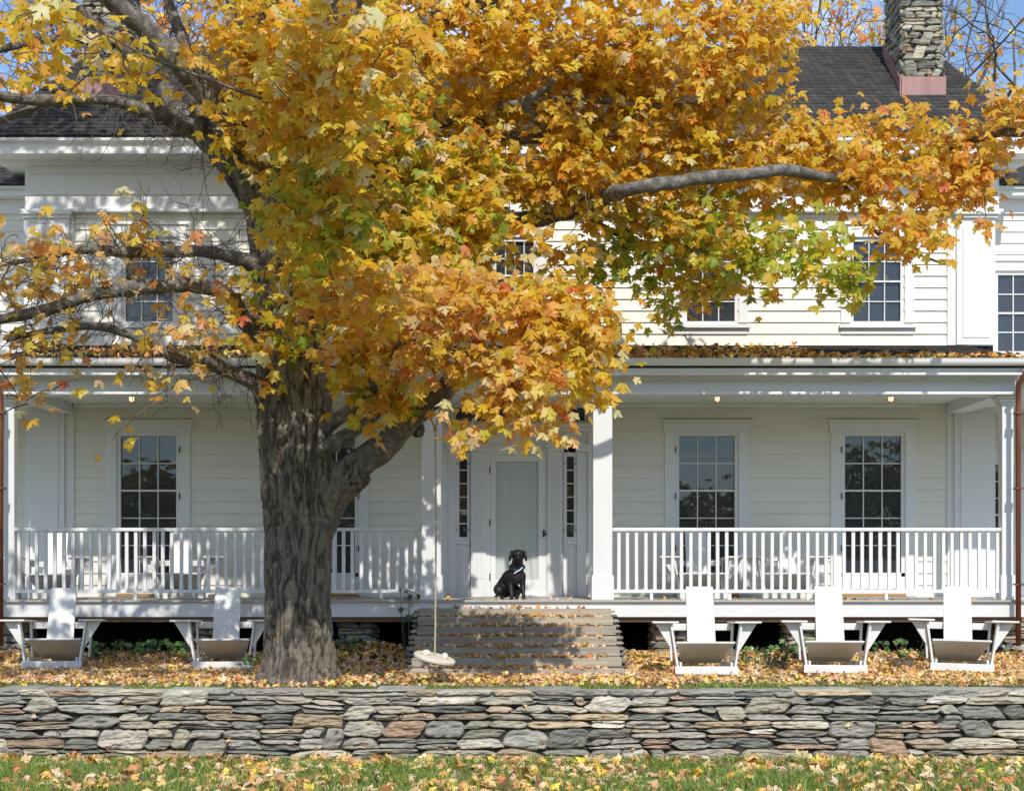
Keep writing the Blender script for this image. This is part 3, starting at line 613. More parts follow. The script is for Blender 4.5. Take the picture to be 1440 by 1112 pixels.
# --- side wings, set back
WYY = 3.2
def wing(sx):
    q = MB(); a, b = (8.02, 14) if sx > 0 else (-14, -8.02)
    q2 = clap('wing_wall', a, b, 0.0, Z(300, WYY), WYY, 0.195, [(X(1399, WYY), X(1450, WYY), Z(496, WYY), Z(384, WYY)), (X(1399, WYY), X(1430, WYY), Z(826, WYY), Z(650, WYY))] if sx > 0 else ())
    hb('wing_body', [(a + 0.0, b, WYY + 0.1, 9, 0, Z(300, WYY))], 'dark')
    zc = Z(290, WYY); hb('wing_cornice', [(a, b + 0.0, WYY - 0.06, WYY + 0.03, zc - 0.14, zc + 0.10), (a, b, WYY - 0.30, WYY + 0.02, zc + 0.102, zc + 0.20), (a, b, WYY - 0.36, WYY + 0.02, zc + 0.202, zc + 0.25)])
    global_q = MB(); zz0 = zc + 0.255; zz1 = Z(212 if sx < 0 else 232, 5)
    for i in range(12):
        s, t = i / 12, (i + 1) / 12 + 0.003
        f = lambda s, x: np.array((x, WYY - 0.4 + 2.2 * s, zz0 + (zz1 - zz0) * s)); up = np.array([0, 0, 0.024])
        a0, a1, b0, b1 = f(s, a), f(s, b), f(t, a), f(t, b)
        global_q.add([a0, a1, a1 + up, a0 + up, b1 + up * 0.2, b0 + up * 0.2], [(0, 1, 2, 3), (3, 2, 4, 5)])
    global_q.box(a, b, WYY + 1.8, 9, zz1 - 0.05, zz1)
    global_q.build('wing_roof', M['shingle'], house)
wing(1); wing(-1)
window(1403, 1447, 387, 494, WYY, 2, 4, 2, cas=7, head=13)
window(1399, 1426, 653, 818, WYY, 3, 7, 3, cas=8, head=14)
each('wing_porch_ceiling', [(BX1 + 0.13, 11, -0.2, WYY - 0.1, 4.1, 4.35), (-11, BX0 - 0.2, -0.2, WYY - 0.1, 4.1, 4.35)])
hb('wing_porch_joint', [(BX1 + 0.003, BX1 + 0.127, 0.28, HY - 0.12, 4.02, 4.33)])
each('wing_porch_floor', [(PX1 + 0.002, 10, 0.5, WYY, FZ - 0.2, FZ - 0.02), (-10, PX0 - 0.002, 0.5, WYY, FZ - 0.2, FZ - 0.02)])
# --- stone piers beneath the porch
for pxc in (8, 292, 505, 940, 1128, 1424):
    q = MB(); c = X(pxc, 0.6); r2 = np.random.default_rng(pxc); hw = 0.26 if pxc not in (8,) else 0.4
    q.box(c - hw + 0.03, c + hw - 0.03, 0.33, 0.83, 0, 0.72, (0.10, 0.10, 0.09))
    stone_face(q, 2 * hw, 0.70, lambda u, v, o: np.stack([c - hw + u, 0.3 - o * 0.6, 0.02 + v], 1), r2, 0.05, wr=(0.14, 0.4), hr=(0.07, 0.12))
    stone_face(q, 0.5, 0.70, lambda u, v, o: np.stack([c + hw + o * 0.6, 0.3 + u, 0.02 + v], 1), r2, 0.05, wr=(0.14, 0.4), hr=(0.07, 0.12))
    stone_face(q, 0.5, 0.70, lambda u, v, o: np.stack([c - hw - o * 0.6, 0.8 - u, 0.02 + v], 1), r2, 0.05, wr=(0.14, 0.4), hr=(0.07, 0.12))
    q.build('pier', M['stone'], house, colors=True)

# ------------------------------------------------------------------ steps
st = empty('porch_steps', (0.06, -1.2, 0.0)); tag(st, 'broad flight of weathered grey timber steps strewn with fallen leaves', 'steps')
SY = [-0.12 - 0.345 * i for i in range(7)]; SPY = [855, 867.7, 881, 895, 909.7, 924.7, 941]
SZ = [Z(p, y) for p, y in zip(SPY, SY)]
for i in range(7):
    q = MB(); e = random.uniform(-0.015, 0.015); xm = 0.06 + random.uniform(-0.25, 0.25); th = 0.116
    for a, b in ((-1.35 + e, xm), (xm + 0.004, 1.475 + e)):
        c = np.array((0.43, 0.385, 0.31)) * random.uniform(0.85, 1.2) * np.array([random.uniform(.96, 1.04), 1, random.uniform(.96, 1.06)])
        dz = random.uniform(-.003, .003); q.box(a - 0.06, b - 0.06, SY[i] + 1.2, SY[i] + 1.2 + 0.40, SZ[i] - th + dz, SZ[i] + dz, c)
    q.build('step', M['oldwood'], st, bevel=0.006, colors=True)
r2 = np.random.default_rng(77)
for sx in (-1, 1):
    q = MB()
    for i in range(7):
        y0 = SY[i] + 1.2 + 0.05; xx = (-1.42 if sx < 0 else 1.41)
        q.box(xx - 0.05, xx + 0.05, y0, 1.15 if i == 0 else SY[i - 1] + 1.25, 0.0, SZ[i] - 0.115, (0.10, 0.095, 0.085))
        for k in range(int((SZ[i] + 0.02) / 0.07)):
            cc = np.array(STONE[r2.choice(len(STONE), p=_sw)][0]) * r2.uniform(0.8, 1.2)
            q.ellipsoid((xx + sx * 0.02, y0 + 0.15 + r2.uniform(-.05, .05), 0.03 + 0.07 * k), (0.085, 0.19, 0.037), seg=10, rings=6, col=cc)
    q.build('side_stone', M['stone'], st, colors=True)
q = MB(); q.box(-1.30, 1.30, -0.6, 1.12, 0.0, 0.10); 
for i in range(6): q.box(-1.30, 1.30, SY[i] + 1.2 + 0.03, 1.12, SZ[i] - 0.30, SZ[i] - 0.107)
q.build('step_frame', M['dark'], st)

# ------------------------------------------------------------------ chairs
def make_chair():
    r = empty('slant_chair')
    def part(n, q, b=0.005): return q.build(n, M['chair'], r, bevel=b)
    # seat, sloping back and narrowing
    q = MB(); n = 3
    y0, z0, y1, z1, w0, w1 = -0.30, 0.425, 0.34, 0.12, 0.385, 0.26
    for k in range(n):
        s, t = k / n + 0.004, (k + 1) / n - 0.004
        A = [(-(w0 + (w1 - w0) * s), y0 + (y1 - y0) * s, z0 + (z1 - z0) * s), ((w0 + (w1 - w0) * s), y0 + (y1 - y0) * s, z0 + (z1 - z0) * s), ((w0 + (w1 - w0) * t), y0 + (y1 - y0) * t, z0 + (z1 - z0) * t), (-(w0 + (w1 - w0) * t), y0 + (y1 - y0) * t, z0 + (z1 - z0) * t)]
        q.hexa([(a, b, c - 0.026) for a, b, c in A] + A)
    part('seat', q)
    q = MB(); hw = 0.192
    B0 = (0.16, 0.215); B1 = (0.50, 1.12); nn = (0.023, 0.010)
    q.hexa([(-hw, B0[0], B0[1]), (hw, B0[0], B0[1]), (hw, B0[0] + nn[0], B0[1] + nn[1]), (-hw, B0[0] + nn[0], B0[1] + nn[1]), (-hw + .008, B1[0], B1[1]), (hw - .008, B1[0], B1[1]), (hw - .008, B1[0] + nn[0], B1[1] + nn[1]), (-hw + .008, B1[0] + nn[0], B1[1] + nn[1])])
    part('backrest', q, 0.008)
    q = MB(); q.box(-0.41, 0.41, 0.36, 0.385, 0.535, 0.628); part('back_rail', q)
    q = MB(); q.box(-0.41, 0.41, -0.395, -0.37, 0.0, 0.105); part('foot_board', q)
    for sx in (-1, 1):
        q = MB(); q.hexa([(sx * 0.375, -0.365, 0.0), (sx * 0.345, -0.365, 0.0), (sx * 0.345, -0.22, 0.0), (sx * 0.375, -0.22, 0.0), (sx * 0.475, -0.365, 0.665), (sx * 0.445, -0.365, 0.665), (sx * 0.445, -0.22, 0.665), (sx * 0.475, -0.22, 0.665)][::1])
        part('leg', q)
        q = MB(); q.prism([(sx * 0.478, 0.664), (sx * 0.665, 0.664), (sx * 0.425, 0.28)], 'y', -0.30, -0.275); part('arm_bracket', q, 0.003)
        q = MB(); q.bar((sx * 0.33, -0.34, 0.10), (sx * 0.30, 0.62, 0.05), 0.028, 0.11); part('rear_leg', q)
        q = MB(); q.prism([(sx * 0.365, -0.42), (sx * 0.70, -0.42), (sx * 0.715, -0.38), (sx * 0.66, 0.20), (sx * 0.52, 0.46), (sx * 0.37, 0.46)], 'z', 0.666, 0.692); q.v[-1][:, 2] -= np.clip(q.v[-1][:, 1] + 0.25, 0, 1) * 0.055; part('arm', q, 0.006)
        q = MB(); q.bar((sx * 0.40, 0.30, 0.12), (sx * 0.43, 0.35, 0.632), 0.028, 0.09, (0, 1, 0)); part('arm_post', q)
    return r
lab_l = ['leftmost white slant backed wooden lawn chair, dappled with shade', 'white slant backed wooden lawn chair just left of the big tree trunk',
         'white slant backed wooden lawn chair nearest the right side of the porch steps', 'middle white lawn chair of the three right of the steps, fully sunlit', 'rightmost white lawn chair, turned slightly, in front of the copper downspout']
chairs = [(67, 945, 0.14, 0.98), (307, 945, 0.10, 0.98), (995, 953, -0.03, 1.0), (1180, 951, -0.12, 1.0), (1362, 949, -0.22, 1.0)]
c0 = make_chair()
for i, (px, py, rz, sc) in enumerate(chairs):
    d = CAMZ * FPX / (py - 805); y = d - 20; c = c0 if i == 0 else copy_tree(c0)
    y += 0.38; c.location = (X(px, y - 0.38), y, 0.05); c.rotation_euler = (R(random.uniform(-1, 1)), R(1.2 if i == 4 else 0), rz); c.scale = (sc,) * 3
    tag(c, lab_l[i], 'lawn chair', 'white wooden chairs on the leafy terrace')
lab_p = ['shaded white slant backed chair at the left end of the porch behind the railing', 'white slant backed chair on the porch before the leftmost glazed door', 'white slant backed chair on the porch before the glazed door right of the steps', 'white slant backed chair on the porch between the two right glazed doors']
for i, (px, y, rz, sc) in enumerate([(72, 1.25, 0.12, 0.92), (254, 1.25, 0.22, 0.95), (984, 1.25, 0.0, 0.95), (1108, 1.35, -0.25, 0.95)]):
    c = copy_tree(c0); c.location = (X(px, y), y, FZ); c.rotation_euler = (0, 0, rz); c.scale = (sc,) * 3
    tag(c, lab_p[i], 'porch chair', 'white wooden chairs on the porch')
# dark iron stand at the porch's left end
t_ = empty('boot_stand', (X(26, 1.0), 1.0, FZ)); tag(t_, 'small black metal stand at the left end of the porch', 'metal stand')
q = MB(); q.box(-0.09, 0.09, -0.10, 0.10, 0, 0.05); q.box(-0.06, 0.06, -0.07, 0.07, 0.05, 0.09); q.build('base', M['metal'], t_, bevel=0.01)
q = MB(); q.tube([(0.07, 0, 0.08), (0.08, 0, 0.28), (0.05, 0, 0.42)], 0.022, 10); q.tube([(-0.07, 0, 0.08), (-0.085, 0, 0.26), (-0.06, 0, 0.36), (0.05, 0, 0.47)], 0.018, 10); q.build('post', M['metal'], t_, shade=True)
q = MB(); q.prism([(-0.12, 0.30), (0.02, 0.49), (0.06, 0.47), (-0.09, 0.27)], 'y', -0.05, 0.05); q.build('hood', M['metal'], t_, bevel=0.006)

# ------------------------------------------------------------------ porch lamps
def lamp(px, lab):
    y = 0.9; t = empty('porch_light', (X(px, y), y, 4.165)); tag(t, lab, 'ceiling lamp', 'caged lamps along the porch ceiling')
    q = MB(); q.lathe([(0.06, -0.03), (0.065, -0.012), (0.065, 0.0)], seg=16); q.build('mount', M['brass'], t, shade=False)
    q = MB(); q.lathe([(0.01, -0.155), (0.035, -0.14), (0.042, -0.10), (0.038, -0.05), (0.03, -0.03)], seg=14); q.build('bulb', M['bulb'], t, shade=True)
    q = MB()
    for z, r in ((-0.06, 0.058), (-0.11, 0.058), (-0.15, 0.05)):
        q.tube([(r * math.cos(a), r * math.sin(a), z) for a in np.linspace(0, 2 * math.pi, 17)], 0.005, 5, False)
    for a in np.linspace(0, 2 * math.pi, 6, endpoint=False): q.tube([(0.058 * math.cos(a), 0.058 * math.sin(a), -0.03), (0.06 * math.cos(a), 0.06 * math.sin(a), -0.12), (0.03 * math.cos(a), 0.03 * math.sin(a), -0.17), (0, 0, -0.175)], 0.005, 5, False)
    q.build('cage', M['brass'], t)
lamp(185, 'lit caged lamp under the porch ceiling left of the tree trunk'); lamp(1009, 'lit caged lamp above the glazed door right of the steps'); lamp(1253, 'lit caged lamp above the rightmost porch door')

# ------------------------------------------------------------------ voxel union helper
def remeshed(mb, name, material, parent, voxel, iters, post=None, smooth_shade=True):
    tmp = mb.build('temp_mesh', material); md = tmp.modifiers.new('r', 'REMESH'); md.mode = 'VOXEL'; md.voxel_size = voxel
    if iters: s = tmp.modifiers.new('s', 'SMOOTH'); s.factor = 0.5; s.iterations = iters
    dg = bpy.context.evaluated_depsgraph_get(); me = bpy.data.meshes.new_from_object(tmp.evaluated_get(dg)); me.name = name
    old = tmp.data; bpy.data.objects.remove(tmp); bpy.data.meshes.remove(old)
    me.materials.clear(); me.materials.append(material)
    if post is not None:
        n = len(me.vertices); co = np.zeros(n * 3); me.vertices.foreach_get('co', co); no = np.zeros(n * 3); me.vertices.foreach_get('normal', no)
        co = co.reshape(-1, 3); no = no.reshape(-1, 3); co = post(co, no); me.vertices.foreach_set('co', co.ravel())
        if getattr(post, 'col', None) is not None: me.attributes.new('Col', 'FLOAT_COLOR', 'POINT').data.foreach_set('color', np.concatenate([post.col, np.ones((n, 1))], 1).ravel())
    me.polygons.foreach_set('use_smooth', [smooth_shade] * len(me.polygons)); me.update()
    o = bpy.data.objects.new(name, me); COL.objects.link(o); o.parent = parent
    return o
def catmull(pts, n):
    pts = np.asarray(pts, float); p = np.vstack([2 * pts[0] - pts[1], pts, 2 * pts[-1] - pts[-2]]); out = []
    for i in range(len(pts) - 1):
        a, b, c, d = p[i:i + 4]
        for t in np.linspace(0, 1, n, endpoint=False):
            out.append(0.5 * ((2 * b) + (c - a) * t + (2 * a - 5 * b + 4 * c - d) * t ** 2 + (3 * b - a - 3 * c + d) * t ** 3))
    out.append(pts[-1]); return np.array(out)

# ------------------------------------------------------------------ dog
DY = 0.38
dog = empty('dog', (X(720, DY), DY, FZ)); dog.scale = (1.08, 1.05, 1.03); tag(dog, 'black dog sitting at the top of the steps wearing a blue collar', 'dog')
q = MB()
def cap(a, b, ra, rb, seg=16):
    q.tube(catmull([a, tuple((np.array(a) + np.array(b)) / 2), b], 4), np.linspace(ra, rb, 9), seg); q.ellipsoid(a, (ra,) * 3, seg=seg); q.ellipsoid(b, (rb,) * 3, seg=seg)
cap((0.055, 0.00, 0.36), (-0.02, 0.13, 0.30), 0.125, 0.135)      # chest to ribcage
cap((-0.02, 0.13, 0.30), (-0.11, 0.25, 0.15), 0.132, 0.135)      # back to rump
cap((0.06, -0.02, 0.40), (0.08, -0.05, 0.58), 0.098, 0.075)      # neck
q.ellipsoid((0.055, -0.05, 0.33), (0.10, 0.075, 0.12))           # breast
for s, hip, knee, paw in ((-1, (-0.16, 0.18, 0.14), (-0.185, 0.02, 0.13), (-0.14, -0.06, 0.025)), (1, (0.02, 0.24, 0.13), (0.07, 0.10, 0.12), (0.07, 0.02, 0.025))):
    cap(hip, knee, 0.105, 0.07); cap(knee, (paw[0], paw[1] + 0.12, 0.04), 0.055, 0.032); cap((paw[0], paw[1] + 0.12, 0.035), paw, 0.032, 0.030)
for sx, sh, el, wr, pw in ((-1, (-0.02, -0.02, 0.34), (-0.025, -0.02, 0.23), (-0.005, -0.065, 0.08), (-0.005, -0.09, 0.022)), (1, (0.13, -0.02, 0.34), (0.145, -0.01, 0.22), (0.158, -0.05, 0.08), (0.168, -0.075, 0.022))):
    cap(sh, el, 0.068, 0.044); cap(el, wr, 0.042, 0.029); cap(wr, pw, 0.029, 0.030); q.ellipsoid((pw[0], pw[1] - 0.018, 0.022), (0.034, 0.045, 0.024))
# head
q.ellipsoid((0.083, -0.075, 0.645), (0.096, 0.10, 0.086)); q.ellipsoid((0.085, -0.165, 0.598), (0.058, 0.09, 0.052)); q.ellipsoid((0.085, -0.155, 0.568), (0.060, 0.07, 0.036)); q.ellipsoid((0.083, -0.13, 0.655), (0.05, 0.05, 0.045))
for sx in (-1, 1): q.ellipsoid((0.084 + sx * 0.035, -0.135, 0.672), (0.03, 0.03, 0.022))
cap((-0.14, 0.34, 0.10), (-0.24, 0.50, 0.03), 0.035, 0.018)      # tail
body = remeshed(q, 'body', M['fur'], dog, 0.011, 6)
for sx in (-1, 1):
    q = MB(); c = Matrix.Rotation(sx * R(-10), 3, 'Y')
    q.ellipsoid((0.083 + sx * 0.106, -0.085, 0.620), (0.022, 0.045, 0.070), rot=c, seg=16, rings=10); q.ellipsoid((0.083 + sx * 0.078, -0.075, 0.690), (0.040, 0.045, 0.026), seg=14, rings=8)
    remeshed(q, 'ear', M['fur'], dog, 0.009, 4)
    q = MB(); q.ellipsoid((0.084 + sx * 0.036, -0.163, 0.662), (0.011, 0.009, 0.011), seg=12, rings=8); q.build('eye', M['eye'], dog, shade=True)
q = MB(); q.ellipsoid((0.085, -0.243, 0.613), (0.022, 0.014, 0.016), seg=14, rings=8); q.build('nose', M['nose'], dog, shade=True)
q = MB(); q.ellipsoid((0.085, -0.200, 0.560), (0.018, 0.024, 0.008), seg=14, rings=8); q.build('mouth', M['tongue'], dog, shade=True)
q = MB(); ring = []
for a in np.linspace(0, 2 * math.pi, 25): ring.append((0.068 + 0.104 * math.cos(a), -0.035 + 0.102 * math.sin(a), 0.47 + 0.045 * math.sin(a)))
q.tube(ring, 0.016, 8, False); q.build('collar', M['collar'], dog, shade=True)
q = MB(); q.tube(catmull([(0.145, -0.115, 0.47), (0.105, -0.15, 0.425), (0.055, -0.155, 0.40), (0.035, -0.15, 0.375)], 5), np.linspace(0.008, 0.012, 16), 8); q.build('neckerchief', M['scarf'], dog, shade=True)

# ------------------------------------------------------------------ maple leaf templates
half = [(0.10, -0.06), (0.33, -0.09), (0.30, 0.05), (0.44, 0.12), (0.36, 0.20), (0.54, 0.32), (0.68, 0.55), (0.47, 0.51), (0.36, 0.58), (0.19, 0.45), (0.21, 0.62), (0.33, 0.73), (0.16, 0.77)]
def leaf_template(hf):
    pts = [(0, 0)] + hf + [(0, 1.02)] + [(-x, y) for x, y in hf[::-1]]
    c = len(pts); P2 = np.array(pts + [(0, 0.34)]); n = len(pts)
    F = np.array([(c, i, (i + 1) % n) for i in range(n)]); return P2, F
LEAF_HI = leaf_template(half)
LEAF_LO = leaf_template([(0.34, -0.06), (0.36, 0.18), (0.66, 0.50), (0.20, 0.46), (0.26, 0.72)])
def leaves(name, pos, nrm, tip, size, cols, material, tmpl, parent=None, curl=0.25, seed=0):
    r = np.random.default_rng(seed); n = len(pos); P2, F = tmpl; k = len(P2)
    nrm = nrm / np.linalg.norm(nrm, axis=1)[:, None]; tip = tip - nrm * np.sum(tip * nrm, 1)[:, None]; tip /= np.linalg.norm(tip, axis=1)[:, None] + 1e-9
    sd = np.cross(tip, nrm)
    fold = r.uniform(-0.1, curl * 2.2, n)[:, None]; droop = r.uniform(-0.1, curl * 1.8, n)[:, None]; tw = r.uniform(-0.5, 0.5, n)[:, None] * curl * 2
    x = np.tile(P2[:, 0], (n, 1)) * r.uniform(0.85, 1.1, n)[:, None]; y = np.tile(P2[:, 1], (n, 1))
    z = -fold * np.abs(x) ** 1.3 - droop * (y - 0.3) ** 2 + tw * x * (y - 0.3)
    y2 = y - 0.35
    V = pos[:, None, :] + size[:, None, None] * (x[..., None] * sd[:, None] + y2[..., None] * tip[:, None] + z[..., None] * nrm[:, None])
    FF = (F[None] + (np.arange(n) * k)[:, None, None]).reshape(-1, 3)
    C = np.repeat(cols, k, axis=0).reshape(n, k, 3).copy()
    C *= (1 + 0.10 * (P2[:, 1] - 0.4))[None, :, None] * 1.0
    return rawmesh(name, V.reshape(-1, 3), FF, material, parent, C.reshape(-1, 3))
PAL = {'Y': [((0.87, 0.53, 0.04), 5), ((0.89, 0.62, 0.08), 4.2), ((0.86, 0.45, 0.04), 2.8), ((0.70, 0.56, 0.05), 0.9), ((0.90, 0.76, 0.40), 1.4), ((0.80, 0.32, 0.05), 0.3)],
       'G': [((0.44, 0.50, 0.045), 4), ((0.26, 0.36, 0.035), 2.0), ((0.70, 0.62, 0.06), 3.4), ((0.84, 0.56, 0.05), 2.8), ((0.55, 0.60, 0.11), 2)],
       'O': [((0.86, 0.40, 0.05), 3.4), ((0.88, 0.52, 0.06), 4.6), ((0.82, 0.30, 0.06), 0.9), ((0.89, 0.58, 0.24), 1.6), ((0.72, 0.18, 0.05), 0.2), ((0.88, 0.63, 0.10), 3.0)],
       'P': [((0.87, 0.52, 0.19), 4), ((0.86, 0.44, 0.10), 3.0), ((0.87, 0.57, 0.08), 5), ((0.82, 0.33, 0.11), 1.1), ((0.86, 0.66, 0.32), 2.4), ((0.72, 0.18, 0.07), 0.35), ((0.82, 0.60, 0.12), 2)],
       'B': [((0.68, 0.43, 0.20), 4), ((0.75, 0.52, 0.28), 4), ((0.56, 0.28, 0.11), 2.6), ((0.76, 0.54, 0.16), 1.1), ((0.79, 0.59, 0.41), 3.0), ((0.58, 0.22, 0.09), 1), ((0.34, 0.17, 0.085), 0.9)],
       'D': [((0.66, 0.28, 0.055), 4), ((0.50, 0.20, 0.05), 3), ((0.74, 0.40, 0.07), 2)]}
def pick(keys, n, r):
    cs, ws = [], []
    for k in keys:
        for c, wgt in PAL[k]: cs.append(c); ws.append(wgt)
    ws = np.array(ws) / sum(ws); c = np.array(cs)[r.choice(len(cs), n, p=ws)]
    return np.clip(c * r.uniform(0.8, 1.15, (n, 1)) * (1 + r.uniform(-0.08, 0.08, (n, 3))), 0, 0.85)

# ------------------------------------------------------------------ the big maple
TY = -3.0
tree = empty('maple_tree', (X(422, TY), TY, 0)); tag(tree, 'huge old maple in yellow and orange autumn leaf in front of the porch', 'tree')
T0 = np.array(tree.location)
def PT(l): return np.array([P(px, py, y) for px, py, y in l])
def rad(l, y): return np.array(l) * (20 + y) / FPX
LIMBS = []   # (pts, radii)
tp = PT([(424, 975, TY), (422, 930, TY), (420, 850, TY), (421, 760, TY), (418, 690, TY), (414, 600, TY), (412, 500, TY), (402, 400, TY), (387, 300, TY), (367, 200, TY), (352, 100, TY), (345, 0, TY), (340, -160, TY - .2), (352, -340, TY - .3)])
tr = rad([58, 50, 45.5, 46, 49, 52, 51, 45, 42, 37, 30, 27, 21, 12], TY)
def limb(l, rpx, n=6): 
    p = catmull(PT(l), n); yy = np.array([q[2] for q in l]); rr = np.interp(np.linspace(0, 1, len(p)), np.linspace(0, 1, len(rpx)), np.array(rpx)) * (20 + np.interp(np.linspace(0, 1, len(p)), np.linspace(0, 1, len(yy)), yy)) / FPX
    LIMBS.append((p, rr)); return p, rr
big = []
big.append(limb([(432, 745, TY), (462, 692, TY - .05), (500, 662, TY - .15), (545, 625, TY - .25), (590, 580, TY - .4), (625, 545, TY - .5), (668, 490, TY - .5), (700, 420, TY - .3), (660, 372, TY - .2)], [34, 30, 23, 18, 15.5, 15, 13, 11, 9]))
big.append(limb([(455, 600, TY - .15), (480, 585, TY - .4), (510, 560, TY - .8), (545, 520, TY - 1.3), (575, 470, TY - 1.8), (600, 490, TY - 2.0), (660, 495, TY - 2.2)], [13, 10, 8, 7, 6, 5, 3]))
big.append(limb([(440, 640, TY - .2), (470, 622, TY - .3), (505, 598, TY - .4), (540, 570, TY - .4), (585, 520, TY - .2)], [15, 11, 9, 7, 4]))
# upper right leader
big.append(limb([(392, 330, TY), (410, 230, TY), (430, 150, TY + .1), (462, 70, TY + .2), (505, -20, TY + .3), (560, -150, TY + .3), (640, -260, TY)], [30, 27, 25, 22, 18, 13, 8]))
# left limbs
big.append(limb([(385, 300, TY - .1), (350, 235, TY - .3), (312, 160, TY - .6), (262, 96, TY - .9), (205, 40, TY - 1.2), (150, -5, TY - 1.5), (70, -70, TY - 2.0), (0, -140, TY - 2.5)], [24, 22, 20, 18, 16, 14, 10, 7]))
big.append(limb([(375, 310, TY), (335, 250, TY - .1), (295, 200, TY - .1), (255, 155, TY + .1), (205, 95, TY + .3), (150, 45, TY + .5), (80, -10, TY + .8)], [20, 17, 15, 13, 12, 10, 7]))
big.append(limb([(285, 190, TY), (240, 170, TY - .3), (200, 150, TY - .6), (140, 140, TY - .9), (80, 140, TY - 1.2), (0, 137, TY - 1.5), (-60, 125, TY - 1.8)], [11, 10, 9, 8, 8, 7, 5]))
big.append(limb([(60, 142, TY - 1.1), (30, 160, TY - 1.2), (-10, 172, TY - 1.3)], [5, 5, 4]))
big.append(limb([(160, 60, TY + .3), (100, 55, TY - .2), (40, 62, TY - 1.0), (-20, 75, TY - 1.6)], [8, 7, 6, 5]))
big.append(limb([(275, 150, TY - .2), (270, 90, TY - .1), (248, 35, TY), (232, -20, TY + .2)], [10, 8, 7, 6]))
big.append(limb([(282, 190, TY - .2), (282, 150, TY - .2), (262, 70, TY + .3), (240, 10, TY + .5)], [9, 9, 8, 7]))
big.append(limb([(372, 480, TY - .2), (357, 462, TY - .4), (338, 437, TY - .6), (313, 410, TY - .9), (270, 402, TY - 1.1), (200, 402, TY - 1.4), (133, 413, TY - 1.8), (67, 433, TY - 2.1), (0, 450, TY - 2.4), (-60, 455, TY - 2.7)], [17, 14, 12, 11, 9, 10, 9, 8, 7, 5]))
big.append(limb([(375, 555, TY - .25), (347, 532, TY - .5), (297, 510, TY - .9), (253, 505, TY - 1.2), (217, 483, TY - 1.4), (167, 466, TY - 1.6), (117, 458, TY - 1.8), (53, 467, TY - 2.1), (10, 480, TY - 2.3)], [14, 11, 9, 8, 8, 7, 5, 4, 2.5]))
big.append(limb([(378, 385, TY - .2), (333, 362, TY - .5), (285, 352, TY - .8), (233, 355, TY - 1.0), (150, 354, TY - 1.4), (105, 352, TY - 1.6), (60, 363, TY - 1.9), (5, 372, TY - 2.2)], [14, 10, 8, 7.5, 8, 6, 4, 2.5]))
# right long limb
big.append(limb([(405, 430, TY), (480, 385, TY + 1.2), (580, 345, TY + 2.0), (700, 320, TY + 2.2), (800, 295, TY + 2.1), (850, 277, TY + .9), (890, 267, TY - .15), (960, 255, TY - .1), (1030, 246, TY - .1), (1100, 240, TY + .2), (1180, 248, TY + .9), (1260, 230, TY + 1.4), (1345, 208, TY + 1.7), (1420, 180, TY + 1.7), (1480, 170, TY + 1.6)], [26, 22, 18, 14, 12, 10.5, 10, 9.5, 9, 8, 7, 6, 5, 4, 3]))
big.append(limb([(1165, 246, TY + 1.3), (1200, 275, TY + 1.5), (1225, 320, TY + 1.8), (1262, 345, TY + 2.0), (1330, 372, TY + 1.9)], [4, 3.5, 3, 2.2, 1.2]))
big.append(limb([(1330, 212, TY + 1.6), (1390, 190, TY + 1.0), (1460, 185, TY + .5)], [5, 6, 5]))
# inner boughs of the centre
big.append(limb([(445, 110, TY + .1), (540, 60, TY + .3), (660, 10, TY + .5), (800, -40, TY + .6), (920, -80, TY + .8)], [15, 12, 10, 7, 5]))
big.append(limb([(412, 225, TY), (520, 180, TY + .2), (640, 170, TY + 1.0), (725, 195, TY + 1.0), (768, 191, TY + .8), (740, 148, TY + .35), (772, 122, TY + .3), (790, 98, TY + .5), (860, 68, TY + .3), (960, 45, TY + .6)], [15, 12, 10, 8, 6.5, 6, 4.5, 4, 3.5, 2]))
big.append(limb([(700, 150, TY + .5), (830, 140, TY + .6), (910, 150, TY + .7), (1000, 145, TY + .8), (1100, 120, TY + .9)], [7, 6, 5, 4, 3]))
big.append(limb([(480, 385, TY + .4), (515, 280, TY - .1), (518, 190, TY - .3), (560, 120, TY - .3)], [9, 8, 7, 4]))
big.append(limb([(800, 295, TY + 2.1), (900, 340, TY + 2.4), (1010, 345, TY + 2.5), (1100, 360, TY + 2.5)], [5, 4, 3, 1.5]))
big.append(limb([(345, 40, TY), (420, -80, TY - .8), (470, -190, TY - 2), (430, -330, TY - 3.2)], [18, 14, 11, 7]))
big.append(limb([(345, -60, TY), (250, -170, TY - 1.2), (130, -290, TY - 2.6), (20, -420, TY - 4)], [15, 12, 9, 6]))
q = MB(); tpp = catmull(tp, 8); q.tube(tpp, np.interp(np.linspace(0, 1, len(tpp)), np.linspace(0, 1, len(tr)), tr), 40)
for a in np.linspace(0.3, 2 * math.pi + 0.3, 8, endpoint=False):     # root flare
    e = np.array([T0[0] + 0.55 * math.cos(a), T0[1] + 0.55 * math.sin(a), -0.16])
    s_ = np.array([T0[0] + 0.27 * math.cos(a), T0[1] + 0.27 * math.sin(a), 0.55]); m_ = np.array([T0[0] + 0.36 * math.cos(a), T0[1] + 0.36 * math.sin(a), 0.13]); q.tube(catmull([s_, m_, e], 5), np.linspace(0.15, 0.11, 11), 12)
for p, rr in big:
    m = max(4, int(len(p) * 0.30)) if rr[0] > 0.1 else 4
    if rr[0] > 0.16: q.tube(p[:m], rr[:m] * np.linspace(1.12, 1.0, m), 20)
for (px, py, r_) in ((588, 604, 9), (448, 604, 15), (424, 712, 26), (432, 660, 16), (380, 555, 24), (376, 480, 22)):
    c = P(px, py, TY - .12); q.ellipsoid(c, np.array((r_, r_ * .8, r_ * 1.15)) * 17 / FPX)
q.v = [v - T0 for v in q.v]
